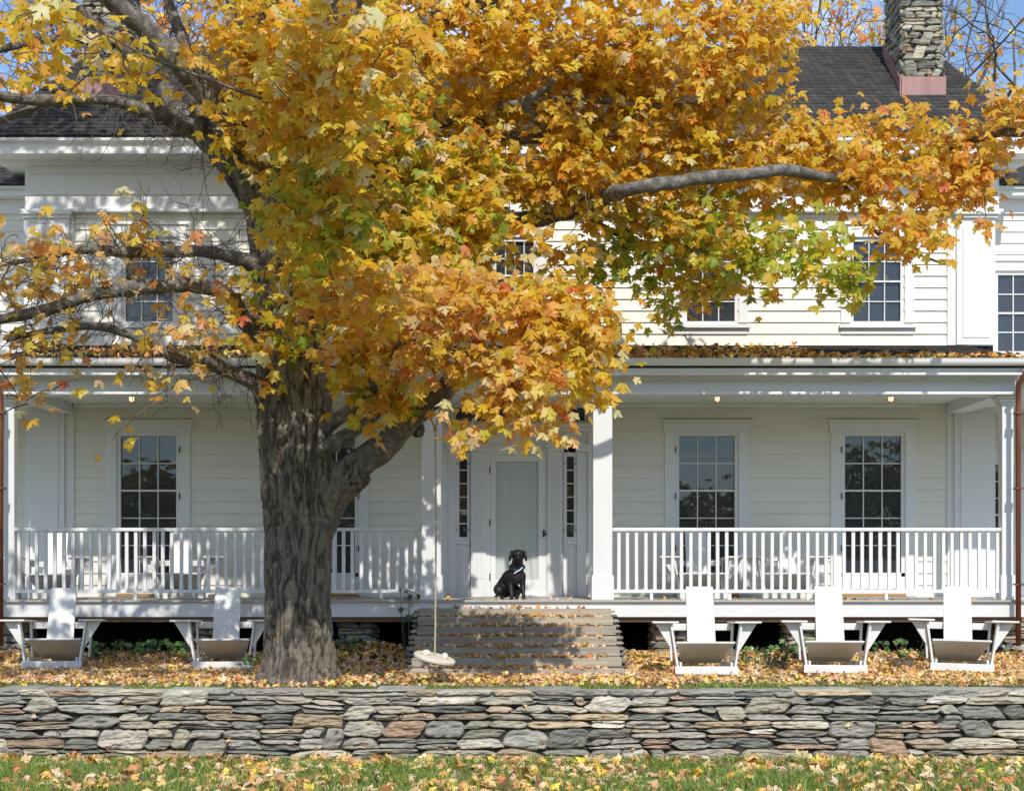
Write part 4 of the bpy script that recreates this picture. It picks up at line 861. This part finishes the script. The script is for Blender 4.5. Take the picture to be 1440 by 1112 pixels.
def bark_post(co, no):
    w_ = co + T0; ang = np.arctan2(co[:, 1], co[:, 0]); 
    wob = (fbm(w_ * np.array([3, 3, 1.6]), 3, 4)[:, None] - 0.45) * np.array([0.26, 0.26, 0.12]); big_ = fbm(w_ * np.array([2.2, 2.2, 0.9]), 3, 8) - 0.45
    def crack(sx, sz, sd, wd): return smooth(np.abs(2 * fbm((w_ + wob) * np.array([sx, sx, sz]), 2, sd) / 0.75 - 1) / wd)
    c1 = crack(14, 2.9, 2, 0.32); c2 = crack(33, 10, 12, 0.36); fine = fbm(w_ * np.array([60, 60, 14]), 2, 21)
    ht = 0.58 * c1 + 0.30 * c2 + 0.25 * fine; k = np.clip(1.15 - w_[:, 2] / 11, 0.45, 1)
    tone = np.clip(ht * 1.02 - 0.12 + 0.55 * (fbm(w_ * np.array([2.5, 2.5, 1.2]), 3, 31) - 0.45), 0, 1)[:, None]
    sunlit_bark = smooth((w_[:, 2] - 2.3) / 1.6)[:, None] * smooth((w_[:, 0] - w_[:, 2] * -0.09 + 2.75) / 0.35)[:, None]  # sunlight on the upper right of the trunk, painted into the bark colour
    bark_post.col = (1 + 0.75 * sunlit_bark * np.array([0.95, 1.0, 1.12])) * ((1 - tone) * np.array([0.036, 0.027, 0.019]) + tone * np.array([0.205, 0.176, 0.136]))
    return co + no * ((ht - 0.6) * 0.05 * k + big_ * 0.09 * k)[:, None]
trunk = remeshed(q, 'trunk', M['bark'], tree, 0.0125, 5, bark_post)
for p, rr in big:
    q = MB(); wob = np.stack([fbm(p * 2.2 + 31, 3, 1), fbm(p * 2.2 + 57, 3, 2), fbm(p * 2.2 + 83, 3, 3)], 1) - 0.45
    sc_ = np.minimum(1.0, np.arange(len(p)) / 4)[:, None] * np.clip(rr, 0.02, 0.12)[:, None] * 1.3
    p2 = p + wob * sc_; r3 = rr * (1 + 0.5 * (fbm(p * 8, 3, 6) - 0.42)); p[:] = p2
    q.tube(p2 - T0, r3, 14); q.build('limb', M['limb'], tree, shade=True)
# leaf blobs: (px, py, rpx, rpy, Y, ry, clusters, palette)
BL = [(560, 50, 180, 120, -2.4, 1.2, 125, 'Y'), (760, 50, 190, 120, -2.4, 1.0, 148, 'Y'), (960, 40, 165, 110, -2.4, 0.9, 105, 'YYO'), (1085, 60, 60, 90, -2.1, 0.7, 30, 'OY'),
      (480, 210, 120, 130, -3.4, 1.0, 86, 'GY'), (590, 290, 150, 110, -2.6, 0.9, 109, 'GY'), (560, 200, 120, 80, -2.6, 0.6, 47, 'YGO'), (800, 190, 190, 110, -1.9, 0.7, 156, 'Y'), (980, 190, 150, 90, -1.9, 0.65, 99, 'Y'),
      (1130, 215, 130, 75, -1.8, 0.6, 81, 'YYO'), (1270, 235, 110, 85, -1.8, 0.6, 78, 'YO'), (1375, 235, 62, 95, -1.8, 0.5, 30, 'O'), (1425, 155, 45, 35, -2.2, 0.5, 14, 'O'),
      (1000, 325, 150, 65, -1.9, 0.45, 62, 'YG'), (1130, 360, 100, 55, -2.4, 0.4, 46, 'G'), (1010, 400, 72, 36, -1.6, 0.3, 21, 'GYO'), (880, 385, 65, 50, -1.5, 0.35, 34, 'G'), (1275, 335, 72, 42, -2.4, 0.4, 20, 'OY'), (1195, 385, 30, 36, -2.4, 0.3, 12, 'G'), (938, 442, 14, 20, -0.6, 0.2, 5, 'GO'),
      (720, 310, 130, 80, -2.5, 0.45, 94, 'Y'), (760, 385, 95, 45, -1.7, 0.35, 47, 'YO'), (650, 380, 90, 45, -1.9, 0.35, 35, 'YG'), (850, 290, 110, 70, -2.3, 0.5, 70, 'Y'), (520, 350, 120, 75, -3.2, 0.7, 62, 'YG'), (640, 350, 110, 60, -1.9, 0.5, 43, 'YG'), (450, 300, 75, 75, -6.6, 0.7, 39, 'YG'), (430, 150, 75, 80, -7.6, 0.7, 31, 'Y'), (520, 60, 90, 70, -7.6, 0.7, 28, 'Y'), (500, 420, 60, 50, -6.0, 0.5, 20, 'YO'),
      (660, 470, 150, 90, -5.0, 0.55, 62, 'PPY'), (590, 420, 110, 55, -4.2, 0.5, 31, 'PY'), (715, 425, 110, 42, -4.6, 0.4, 22, 'PY'), (530, 545, 56, 44, -3.9, 0.4, 20, 'YOG'), (735, 555, 80, 62, -5.1, 0.45, 30, 'PPY'), (835, 505, 34, 60, -5.0, 0.35, 17, 'Y'), (790, 450, 60, 60, -5, 0.5, 20, 'YO'), (668, 598, 32, 22, -5.0, 0.3, 7, 'PY'), (430, 400, 75, 75, -4.2, 0.6, 34, 'YG'), (520, 485, 55, 50, -4.3, 0.5, 22, 'YO'), (345, 430, 30, 60, -4.0, 0.4, 6, 'O'), (385, 470, 40, 30, -4.2, 0.3, 8, 'YG'),
      (50, 25, 75, 40, -8.6, 0.6, 7, 'Y'), (130, 55, 60, 40, -8.0, 0.6, 4, 'Y'), (45, 90, 30, 30, -7.6, 0.4, 3, 'Y'), (215, 90, 60, 40, -5.5, 0.7, 6, 'Y'), (185, 75, 70, 30, -5.4, 0.5, 4, 'Y'), (330, 50, 50, 85, -4.2, 0.5, 22, 'Y'), (340, 160, 40, 40, -4.0, 0.4, 6, 'Y'), (410, 90, 60, 95, -3.9, 0.5, 30, 'Y'),
      (75, 125, 30, 20, -4.6, 0.3, 3, 'PY'), (360, 210, 36, 45, -3.9, 0.4, 10, 'Y'),
      (30, 385, 50, 50, -5.2, 0.5, 11, 'P'), (50, 335, 55, 20, -5, 0.4, 3, 'P'), (170, 340, 110, 36, -4.4, 0.7, 10, 'PPY'), (100, 395, 60, 30, -5, 0.5, 4, 'P'), (250, 420, 90, 55, -4.4, 0.6, 9, 'P'), (285, 465, 36, 45, -4.4, 0.4, 7, 'P'), (90, 480, 60, 36, -5, 0.5, 4, 'PY'), (230, 550, 40, 28, -4.4, 0.4, 4, 'P'), (45, 540, 45, 32, -5, 0.3, 4, 'P'), (10, 500, 30, 55, -5.2, 0.4, 3, 'P'), (150, 470, 100, 28, -4.6, 0.4, 3, 'PY'), (115, 520, 20, 15, -4.8, 0.2, 1, 'P'), (385, 540, 26, 16, -3.9, 0.2, 2, 'O'), (10, 605, 22, 12, -5.2, 0.2, 1, 'Y'), (165, 600, 10, 10, -4.6, 0.2, 1, 'Y')]
WB = [(-5.6, -9.7, 7.9, 2.2, 1.2, .7, 44, 'Y'), (-2.1, -9.3, 7.5, 1.0, 1.0, .8, 40, 'Y'), (-6.4, -4.2, 10.6, 2.6, 2.6, 1.6, 150, 'Y'), (-3.2, -3.6, 10.9, 2.2, 2.0, 1.6, 120, 'Y'), (-6.2, -8.6, 9.1, 2.0, 1.6, 0.9, 44, 'Y'), (-3.0, -8.2, 9.6, 1.6, 1.5, .9, 36, 'Y'), (-8.6, -4.5, 8.0, 1.2, 2.4, 2.2, 50, 'YO'), (-0.8, -3.6, 11.4, 1.6, 1.6, 1.2, 60, 'Y'), (-6.2, -3.2, 13.4, 2.8, 2.4, 1.5, 110, 'Y'), (-2.6, -3.0, 13.6, 2.2, 2.2, 1.4, 90, 'Y')]
rl = np.random.default_rng(21); CL = []
def ball(n):
    d = rl.normal(size=(n, 3)); d /= np.linalg.norm(d, axis=1)[:, None]; return d * (rl.random((n, 1)) ** 0.38)
for (px, py, rp, rq, y, ry, n, pal) in BL:
    b = ball(n); u = (20 + y) / FPX
    for k in range(n):
        yy = y + b[k, 1] * ry; CL.append((X(px + b[k, 0] * rp, yy), yy, Z(py - b[k, 2] * rq, yy), pal, n))
for (x, y, z, rx_, ry, rz, n, pal) in WB:
    b = ball(n)
    for k in range(n): CL.append((x + b[k, 0] * rx_, y + b[k, 1] * ry, z + b[k, 2] * rz, pal, n))
def shades_porch(p):      # the sunlit door, dog and right half of the house keep a clear path to the sun
    t = p[:, 1] / SD[1]; x0 = p[:, 0] - 0 ; s = -p[:, 1] / -SD[1]
    k = (0 - p[:, 1]) / (-SD[1]); xa = p[:, 0] - SD[0] * k; za = p[:, 2] - SD[2] * k            # at the railing plane
    k2 = (HY - p[:, 1]) / (-SD[1]); xb = p[:, 0] - SD[0] * k2; zb = p[:, 2] - SD[2] * k2       # at the wall
    k3 = (-1.9 - p[:, 1]) / (-SD[1]); xc = p[:, 0] - SD[0] * k3; zc = p[:, 2] - SD[2] * k3     # at the right lawn chairs
    a = ((xa > -0.75) & (xa < 1.6) & (za > 0.75) & (za < 2.3)) | ((xa > 1.15) & (xa < 1.6) & (za > 0.75) & (za < 4.0)) | ((xa > 1.5) & (xa < 3.0) & (za > 0.75) & (za < 2.15)) | ((xb > -0.75) & (xb < 0.85) & (zb > 0.9) & (zb < 1.7))
    b = (xb > 1.9) & (xb < 8.6) & (zb > 5.0) & (zb < 6.3); c = (xc > 1.7) & (xc < 8) & (zc > -0.3) & (zc < 1.2) & (p[:, 1] < -1.9)
    d = (xa > 3.0) & (xa < 7.6) & (za > 0.75) & (za < 4.3)
    return a | b | c, d
LP, LN, LT, LS, LC = [], [], [], [], []
cl = np.array([c[:3] for c in CL]); hit, half_hit = shades_porch(cl); keep = ~(hit & (rl.random(len(cl)) < 0.93)) & ~(half_hit & (rl.random(len(cl)) < 0.25))
CL = [c for c, k in zip(CL, keep) if k]
print('clusters', len(CL), 'of', len(keep))
up = np.array([0, 0, 1.0])
for (x, y, z, pal, nb) in CL:
    n = int(rl.integers(8, 15)) if nb > 12 else int(rl.integers(4, 10)); c = np.array([x, y, z]); off = rl.normal(size=(n, 3)) * np.array([0.17, 0.17, 0.13])
    LP.append(c + off); nv = SD * 0.95 + up * 0.15 + rl.normal(size=(n, 3)) * 0.60 + off * 1.2; LN.append(nv)
    LT.append(np.array([0, 0, -1.0]) + rl.normal(size=(n, 3)) * 0.45 + off * np.array([2.5, 2.5, 0.5])); LS.append(np.clip(rl.normal(0.138, 0.028, n), 0.08, 0.20)); LC.append(pick(pal, n, rl))
LP = np.concatenate(LP); LN = np.concatenate(LN); LT = np.concatenate(LT); LS = np.concatenate(LS); LC = np.concatenate(LC)
u_ = (LP[:, 1] + 20) / FPX; lx = 720 + LP[:, 0] / u_; ly = 805 - (LP[:, 2] - CAMZ) / u_
gap = (np.hypot((lx - 724) / 38, (ly - 362) / 30) < 1) & (rl.random(len(LP)) < 0.86) & (LP[:, 1] > -4.4)
h1, h2 = shades_porch(LP); kp = ~gap & ~(h1 & (rl.random(len(LP)) < 0.92)) & ~(h2 & (rl.random(len(LP)) < 0.15)); LP, LN, LT, LS, LC = LP[kp], LN[kp], LT[kp], LS[kp], LC[kp]
open('/tmp/n.txt','w').write(str((len(LP),len(CL),len(keep))))
leaves('crown', LP - T0, LN, LT, LS, LC, M['leaf'], LEAF_HI, tree, 0.38, 3)
# twigs: grow from the limbs to every leaf cluster, nearest first
sk = [p[2:] for p, rr in big]; skr = np.concatenate([r_[2:] for p, r_ in big]); sk = np.concatenate(sk); skp = [sk]; skq = [skr]
tg = np.array([c[:3] for c in CL]); dmin = np.full(len(tg), 1e9); near = np.zeros((len(tg), 3))
def upd(nodes):
    global dmin, near
    for a in range(0, len(nodes), 400):
        nd = nodes[a:a + 400]; D = np.linalg.norm(tg[:, None] - nd[None], axis=2); j = D.argmin(1); d = D[np.arange(len(tg)), j]; better = d < dmin
        dmin = np.where(better, d, dmin); near[better] = nd[j[better]]
upd(sk); done = np.zeros(len(tg), bool); q = MB()
for it in range(len(tg)):
    i = int(np.argmin(np.where(done, 1e9, dmin))); done[i] = True; a = near[i]; b = tg[i]; d = np.linalg.norm(b - a)
    if d < 0.05: continue
    m = (a + b) / 2 + np.array([rl.normal() * .09, rl.normal() * .09, abs(rl.normal()) * 0.10 + 0.02]) * d
    pts = catmull([a, m, b, b + (b - m) * 0.25 + np.array([0, 0, -0.05])], 3); r0 = min(0.005 + 0.009 * d, 0.03)
    q.tube(pts - T0, np.linspace(r0, 0.0035, len(pts)), 5, False); upd(pts[2::2])
# bare fine twigs on the sparse left side
for k in range(620):
    p, rr = big[[4, 5, 6, 8, 11, 12, 13, 11, 12, 13, 9, 10][k % 12]]; j = rl.integers(3, len(p)); a = p[j]
    dr = np.array([rl.normal(), rl.normal() * .7, rl.normal() * .9 + 0.1]); dr /= np.linalg.norm(dr); L_ = rl.uniform(0.25, 0.95)
    if k % 5 == 0: dr = np.array([rl.normal() * .3, rl.normal() * .3, -1])
    pts = [a]
    for s in range(5):
        dr = dr + rl.normal(size=3) * 0.35; dr /= np.linalg.norm(dr); pts.append(pts[-1] + dr * L_ / 5)
        if s in (2, 3):
            e = dr + rl.normal(size=3) * 0.8; e /= np.linalg.norm(e); q.tube(np.array([pts[-1], pts[-1] + e * L_ * 0.15, pts[-1] + e * L_ * 0.3 + np.array([0, 0, 0.03])]) - T0, [0.004, 0.003, 0.002], 4, False)
    q.tube(np.array(pts) - T0, np.linspace(0.007, 0.0028, 6), 4, False)
q.build('twigs', M['twig'], tree)

# ------------------------------------------------------------------ swing
SWY = TY - 0.42; sx_, sz_ = X(611, SWY), Z(925, SWY)
sw = empty('tree_swing', (sx_, SWY, sz_)); tag(sw, 'round wooden disc swing hanging by one rope from the maple limb', 'swing')
q = MB(); q.lathe([(0.0, -0.028), (0.245, -0.028), (0.262, -0.014), (0.262, 0.012), (0.245, 0.026), (0.0, 0.026)], seg=32); o = q.build('seat', M['seatwood'], sw, shade=False); o.rotation_euler = (R(6), R(13), 0)
topz = Z(590, SWY) - sz_
q = MB(); q.tube(catmull([(0, 0, -0.05), (0.01, 0, 0.4), (0.018, 0, 1.6), (0.012, 0, topz - 0.35), (0.012, 0, topz - 0.12)], 6), 0.011, 8)
q.tube(catmull([(0.012, 0, topz - 0.12), (-0.07, -0.03, topz + 0.08), (-0.14, -0.02, topz + 0.30), (-0.02, 0.15, topz + 0.45)], 5), 0.011, 8); q.tube(catmull([(0.012, 0, topz - 0.12), (0.06, -0.03, topz + 0.08), (0.10, 0.0, topz + 0.32), (0.0, 0.18, topz + 0.45)], 5), 0.011, 8)
q.build('rope', M['rope'], sw, shade=True)
q = MB(); q.ellipsoid((0.012, 0, topz - 0.12), (0.028, 0.028, 0.035), seg=12, rings=8); q.ellipsoid((0, 0, -0.06), (0.035, 0.035, 0.03), seg=12, rings=8); q.build('knot', M['rope'], sw, shade=True)
q = MB(); q.ellipsoid((-0.10, -0.05, 0.065), (0.06, 0.05, 0.045), seg=14, rings=10); q.build('rest', M['seatwood'], sw, shade=True); q = MB(); q.ellipsoid((0.13, -0.04, 0.02), (0.045, 0.045, 0.05), seg=14, rings=10); q.build('rest', M['seatwood'], sw, shade=True)

# ------------------------------------------------------------------ fallen leaves, grass, ivy
def litter(name, pos, r, pal, label, size=(0.10, 0.02), tilt=0.45, cols=None):
    n = len(pos); nr = up + r.normal(size=(n, 3)) * tilt; tp_ = r.normal(size=(n, 3)); s = np.clip(r.normal(*size, n), 0.05, 0.17)
    o = leaves(name, pos, nr, tp_, s, pick(pal, n, r) if cols is None else cols, M['litter'], LEAF_HI if 'grass' in label else LEAF_LO, None, 0.75, 5); tag(o, label, 'fallen leaves', kind='stuff'); return o
r4 = np.random.default_rng(9)
gzv = lambda y: np.interp(y, ys, zs)
n = 36000; xx = r4.uniform(-8.2, 8.2, n); yy = r4.uniform(-3.75, 0.45, n)
dens = np.clip(fbm(np.stack([xx * 0.8, yy * 1.3, np.zeros(n)], 1), 3, 3) * 2.4 - 0.35 + (yy > -2.5) * 0.35, 0.15, 1); dens = np.where(yy < -3.45, dens * 0.35, dens)
ok = (r4.random(n) < dens) & ~((xx > -1.3) & (xx < 1.45) & (yy > -2.15)) & (np.hypot(xx - T0[0], yy - T0[1]) > 0.5); xx, yy = xx[ok], yy[ok]
pile = 0.10 * np.exp(-((yy + 0.15) / 0.4) ** 2) * (0.4 + fbm(np.stack([xx * 1.5, yy, yy * 0], 1), 2, 7)) + 0.12 * np.exp(-((np.hypot(xx + 2.0, yy + .3)) / 0.5) ** 2)
litter('fallen_leaves', np.stack([xx, yy, gzv(yy) + 0.02 + pile * r4.uniform(0.5, 1.3, len(xx)) + r4.uniform(0, 0.035, len(xx))], 1), r4, 'BBBP', 'thick carpet of brown and orange fallen leaves on the terrace', (0.064, 0.016), 0.6)
n = 3400; xx = r4.uniform(-6.5, 6.5, n); yy = -4.3 - 2.6 * r4.random(n) ** 1.3; dens = np.clip(fbm(np.stack([xx * 1.1, yy * 1.6, np.zeros(n)], 1), 3, 13) * 3.2 - 0.75 + (yy > -4.75) * 0.4, 0.08, 1); ok = r4.random(n) < dens; xx, yy = xx[ok], yy[ok]
litter('fallen_leaves', np.stack([xx, yy, gzv(yy) + r4.uniform(0.015, 0.07, len(xx))], 1), r4, 'BBBP', 'scattered maple leaves on the grass below the stone wall', (0.105, 0.026), 0.6)
pp = []
for i in range(7):
    n = 300; x = 0.06 + r4.normal(0.05, 0.6, n); x = np.where(np.abs(x) > 1.3, r4.uniform(-1.0, 1.2, n), x); y = SY[i] + np.abs(r4.normal(0.16 if i else 0.05, 0.09, n)) * (1 if i else .5)
    if i: y = np.minimum(y, SY[i] + 0.30)
    pp.append(np.stack([x, y, SZ[i] + 0.012 + r4.uniform(0, 0.03, n) * (1 - np.abs(x) / 1.8)], 1)[: (n if i else 45)])
litter('fallen_leaves', np.concatenate(pp), r4, 'BBD', 'brown leaves lying along the treads of the porch steps', (0.062, 0.016), 0.7)
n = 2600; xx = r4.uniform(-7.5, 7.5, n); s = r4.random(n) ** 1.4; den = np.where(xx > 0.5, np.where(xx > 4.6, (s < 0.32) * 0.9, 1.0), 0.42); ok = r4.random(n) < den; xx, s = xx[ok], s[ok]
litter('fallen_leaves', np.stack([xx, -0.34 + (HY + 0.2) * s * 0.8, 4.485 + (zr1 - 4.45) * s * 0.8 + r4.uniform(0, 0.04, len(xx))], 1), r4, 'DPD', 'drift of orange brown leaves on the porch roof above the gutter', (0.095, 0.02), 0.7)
n = 90; litter('fallen_leaves', np.stack([r4.uniform(-7, 7, n), r4.uniform(-0.08, 0.5, n), np.full(n, FZ + 0.015)], 1), r4, 'BY', 'few dry leaves along the front edge of the porch floor', (0.075, 0.02), 0.4)
# loose leaves caught in the wall
n = 40; litter('fallen_leaves', np.stack([r4.uniform(-6, 6, n), np.full(n, WY - 0.05), r4.uniform(-0.8, -0.1, n)], 1), r4, 'BD', 'few brown leaves caught in the gaps of the stone wall', (0.05, 0.012), 0.8)
def grass(name, xx, yy, zz, hgt, r, label):
    n = len(xx); a = r.uniform(0, 2 * math.pi, n); h = r.uniform(*hgt, n); wd = r.uniform(0.0035, 0.0065, n); lean = r.normal(size=(n, 2)) * 0.42 * h[:, None]
    b = np.stack([xx, yy, zz], 1); s = np.stack([np.cos(a), np.sin(a), 0 * a], 1) * wd[:, None]; m = b + np.stack([lean[:, 0] * .35, lean[:, 1] * .35, h * .6], 1); t = b + np.stack([lean[:, 0], lean[:, 1], h], 1)
    V = np.stack([b - s, b + s, m + s * .8, m - s * .8, t], 1).reshape(-1, 3); base = np.arange(n)[:, None] * 5
    F = np.concatenate([base + np.array([0, 1, 2]), base + np.array([0, 2, 3]), base + np.array([3, 2, 4])])
    c = np.array([(0.17, 0.28, 0.045), (0.24, 0.35, 0.065), (0.34, 0.38, 0.10), (0.13, 0.22, 0.035)])[r.integers(0, 4, n)] * r.uniform(0.75, 1.25, (n, 1))
    o = rawmesh(name, V, F, M['grass'], None, np.repeat(c, 5, 0)); tag(o, label, 'grass', kind='stuff')
n = 60000; xx = r4.uniform(-6.6, 6.6, n); yy = r4.uniform(-7.2, -4.26, n); d = fbm(np.stack([xx * 1.8, yy * 2.4, xx * 0], 1), 3, 23); ok = r4.random(n) < np.clip(d * 3 - 0.6, 0.12, 1); xx, yy = xx[ok], yy[ok]
grass('lawn_grass', xx, yy, gzv(yy), (0.035, 0.11), r4, 'mown green lawn grass along the foot of the stone wall')
n = 16000; xx = r4.uniform(-7.5, 7.5, n); yy = r4.uniform(-3.95, -3.3, n); d = fbm(np.stack([xx * 1.2, yy * 2, xx * 0], 1), 3, 29); ok = r4.random(n) < np.clip(d * 3 - 0.9, 0.03, 1) * np.clip((-3.25 - yy) / 0.5, 0, 1); xx, yy = xx[ok], yy[ok]
grass('terrace_grass', xx, yy, gzv(yy), (0.03, 0.07), r4, 'thin strip of grass along the top of the stone wall')
# ivy clumps
IV = [(640, None)]
spots = [(215, 918, -0.15, .45, 70, 'ivy clump between the two left lawn chairs'), (130, 925, -0.4, .30, 34, 'ivy beside the leftmost lawn chair'), (500, 918, -0.15, .35, 45, 'ivy clump right of the big trunk under the porch'), (575, 880, -0.25, .12, 12, 'small ivy sprig at the left end of the steps'), (878, 920, -0.3, .16, 16, 'ivy sprig at the right foot of the steps'), (1075, 935, -0.9, .35, 40, 'ivy patch between the steps side chair and the middle chair'), (1115, 915, -0.1, .3, 34, 'ivy clump at the foot of the stone pier by the middle chair'), (1275, 925, -0.2, .45, 50, 'ivy patch between the two rightmost lawn chairs'), (360, 945, -2.6, .22, 26, 'leafy sprig at the left foot of the maple trunk')]
for (px, py, y, rr, n, lab) in spots:
    b0 = np.array([X(px, y), y, gz(0, y)]); th = r4.uniform(0, 2 * math.pi, n); ra = rr * np.sqrt(r4.random(n)); hh = max(0.06, Z(py, y) - b0[2] if px in (575, 878) else 0.30); n = int(n * 1.5); th = r4.uniform(0, 2 * math.pi, n); ra = rr * np.sqrt(r4.random(n))
    pos = np.stack([ra * np.cos(th) * 1.3, ra * np.sin(th) * .6, r4.uniform(0.03, 1, n) * hh + (0.55 if px == 575 else 0.0)], 1)
    e = empty('ivy_plant', b0); tag(e, lab, 'ivy', 'ivy and greenery at the porch foot')
    c = np.array([(0.06, 0.13, 0.03), (0.10, 0.20, 0.045), (0.15, 0.25, 0.07), (0.04, 0.09, 0.025)])[r4.integers(0, 4, n)] * r4.uniform(0.8, 1.2, (n, 1))
    leaves('foliage', pos, SD + r4.normal(size=(n, 3)) * .6, r4.normal(size=(n, 3)) + np.array([0, 0, -.6]), r4.uniform(.06, .10, n), c, M['ivy'], LEAF_LO, e, .2, int(px))
    q = MB()
    for k in range(0, n, 2): q.tube(np.array([(pos[k][0] * .4, pos[k][1] * .4, -0.03), pos[k] * np.array([.8, .8, .6]), pos[k]]), [0.006, 0.004, 0.003], 4, False)
    q.build('stem', M['twig'], e)

# ------------------------------------------------------------------ trees beyond the house and the wood behind the viewer
def bgtree(name, x, y, h, r_, nleaf, pal, lab, seed, spread=1.0, lsize=0.16, clump=True):
    r = np.random.default_rng(seed); e = empty(name, (x, y, gz(0, y))); tag(e, lab, 'tree', 'autumn trees beyond the roof')
    q = MB(); tips = []
    def br(p, d, L, rad_, lev):
        pts = [p]
        for s in range(4):
            d = d + r.normal(size=3) * (0.13 + 0.05 * lev) + np.array([0, 0, 0.05]); d = d / np.linalg.norm(d); pts.append(pts[-1] + d * L / 4)
        q.tube(np.array(pts), np.linspace(rad_, rad_ * 0.6, 5), 6 if lev < 3 else 4, False)
        if lev >= 6: tips.append(pts[-1]); tips.append(pts[-2]); return
        for k in range(3 if lev else 4):
            a = d + r.normal(size=3) * 0.55 * spread + np.array([0, 0, 0.1]); a /= np.linalg.norm(a); br(pts[-1] if k else pts[2 + (lev > 0)], a, L * r.uniform(0.60, 0.80), rad_ * (0.52 if k else 0.6), lev + 1)
    br(np.zeros(3), np.array([0, 0, 1.0]), h * 0.36, r_, 0)
    q.build('trunk', M['twig'], e)
    tips = np.array(tips); n = nleaf; cpt = tips[r.choice(len(tips), max(40, n // 9))]; c = cpt[r.integers(0, len(cpt), n)] + r.normal(size=(n, 3)) * 0.28
    leaves('crown', c, SD + r.normal(size=(n, 3)) * .8, r.normal(size=(n, 3)) + np.array([0, 0, -1]), np.clip(r.normal(lsize, .03, n), .08, .3), pick(pal, n, r), M['bgleaf'], LEAF_LO, e, .25, seed)
bgtree('maple_tree', X(1200, 14), 14, 20, 0.20, 1300, 'OD', 'thin orange leaved tree rising behind the roof left of the right chimney', 31)
bgtree('maple_tree', X(1430, 13), 13, 19, 0.24, 1300, 'OD', 'half bare orange tree against the sky right of the right chimney', 35)
bgtree('maple_tree', X(270, 15), 15, 20, 0.28, 4500, 'OD', 'dense orange tree showing behind the left roof ridge', 38, 1.0, 0.22)
r5 = np.random.default_rng(51); n = 26000; xx = r5.uniform(-75, 75, n); top = 5 + 5 * fbm(np.stack([xx * 0.11, xx * 0, xx * 0], 1), 3, 61) * 2; zz = -2 + r5.random(n) * top; yy = -62 + r5.normal(size=n) * 2.5
o = leaves('far_wood', np.stack([xx, yy, zz], 1), r5.normal(size=(n, 3)) + np.array([0, .6, .4]), r5.normal(size=(n, 3)), r5.uniform(.5, 1.0, n), pick('ODGG', n, r5) * 0.6, M['bgleaf'], LEAF_LO, None, .2, 52); tag(o, 'belt of autumn woodland across the yard behind the viewer', 'woodland', kind='stuff')
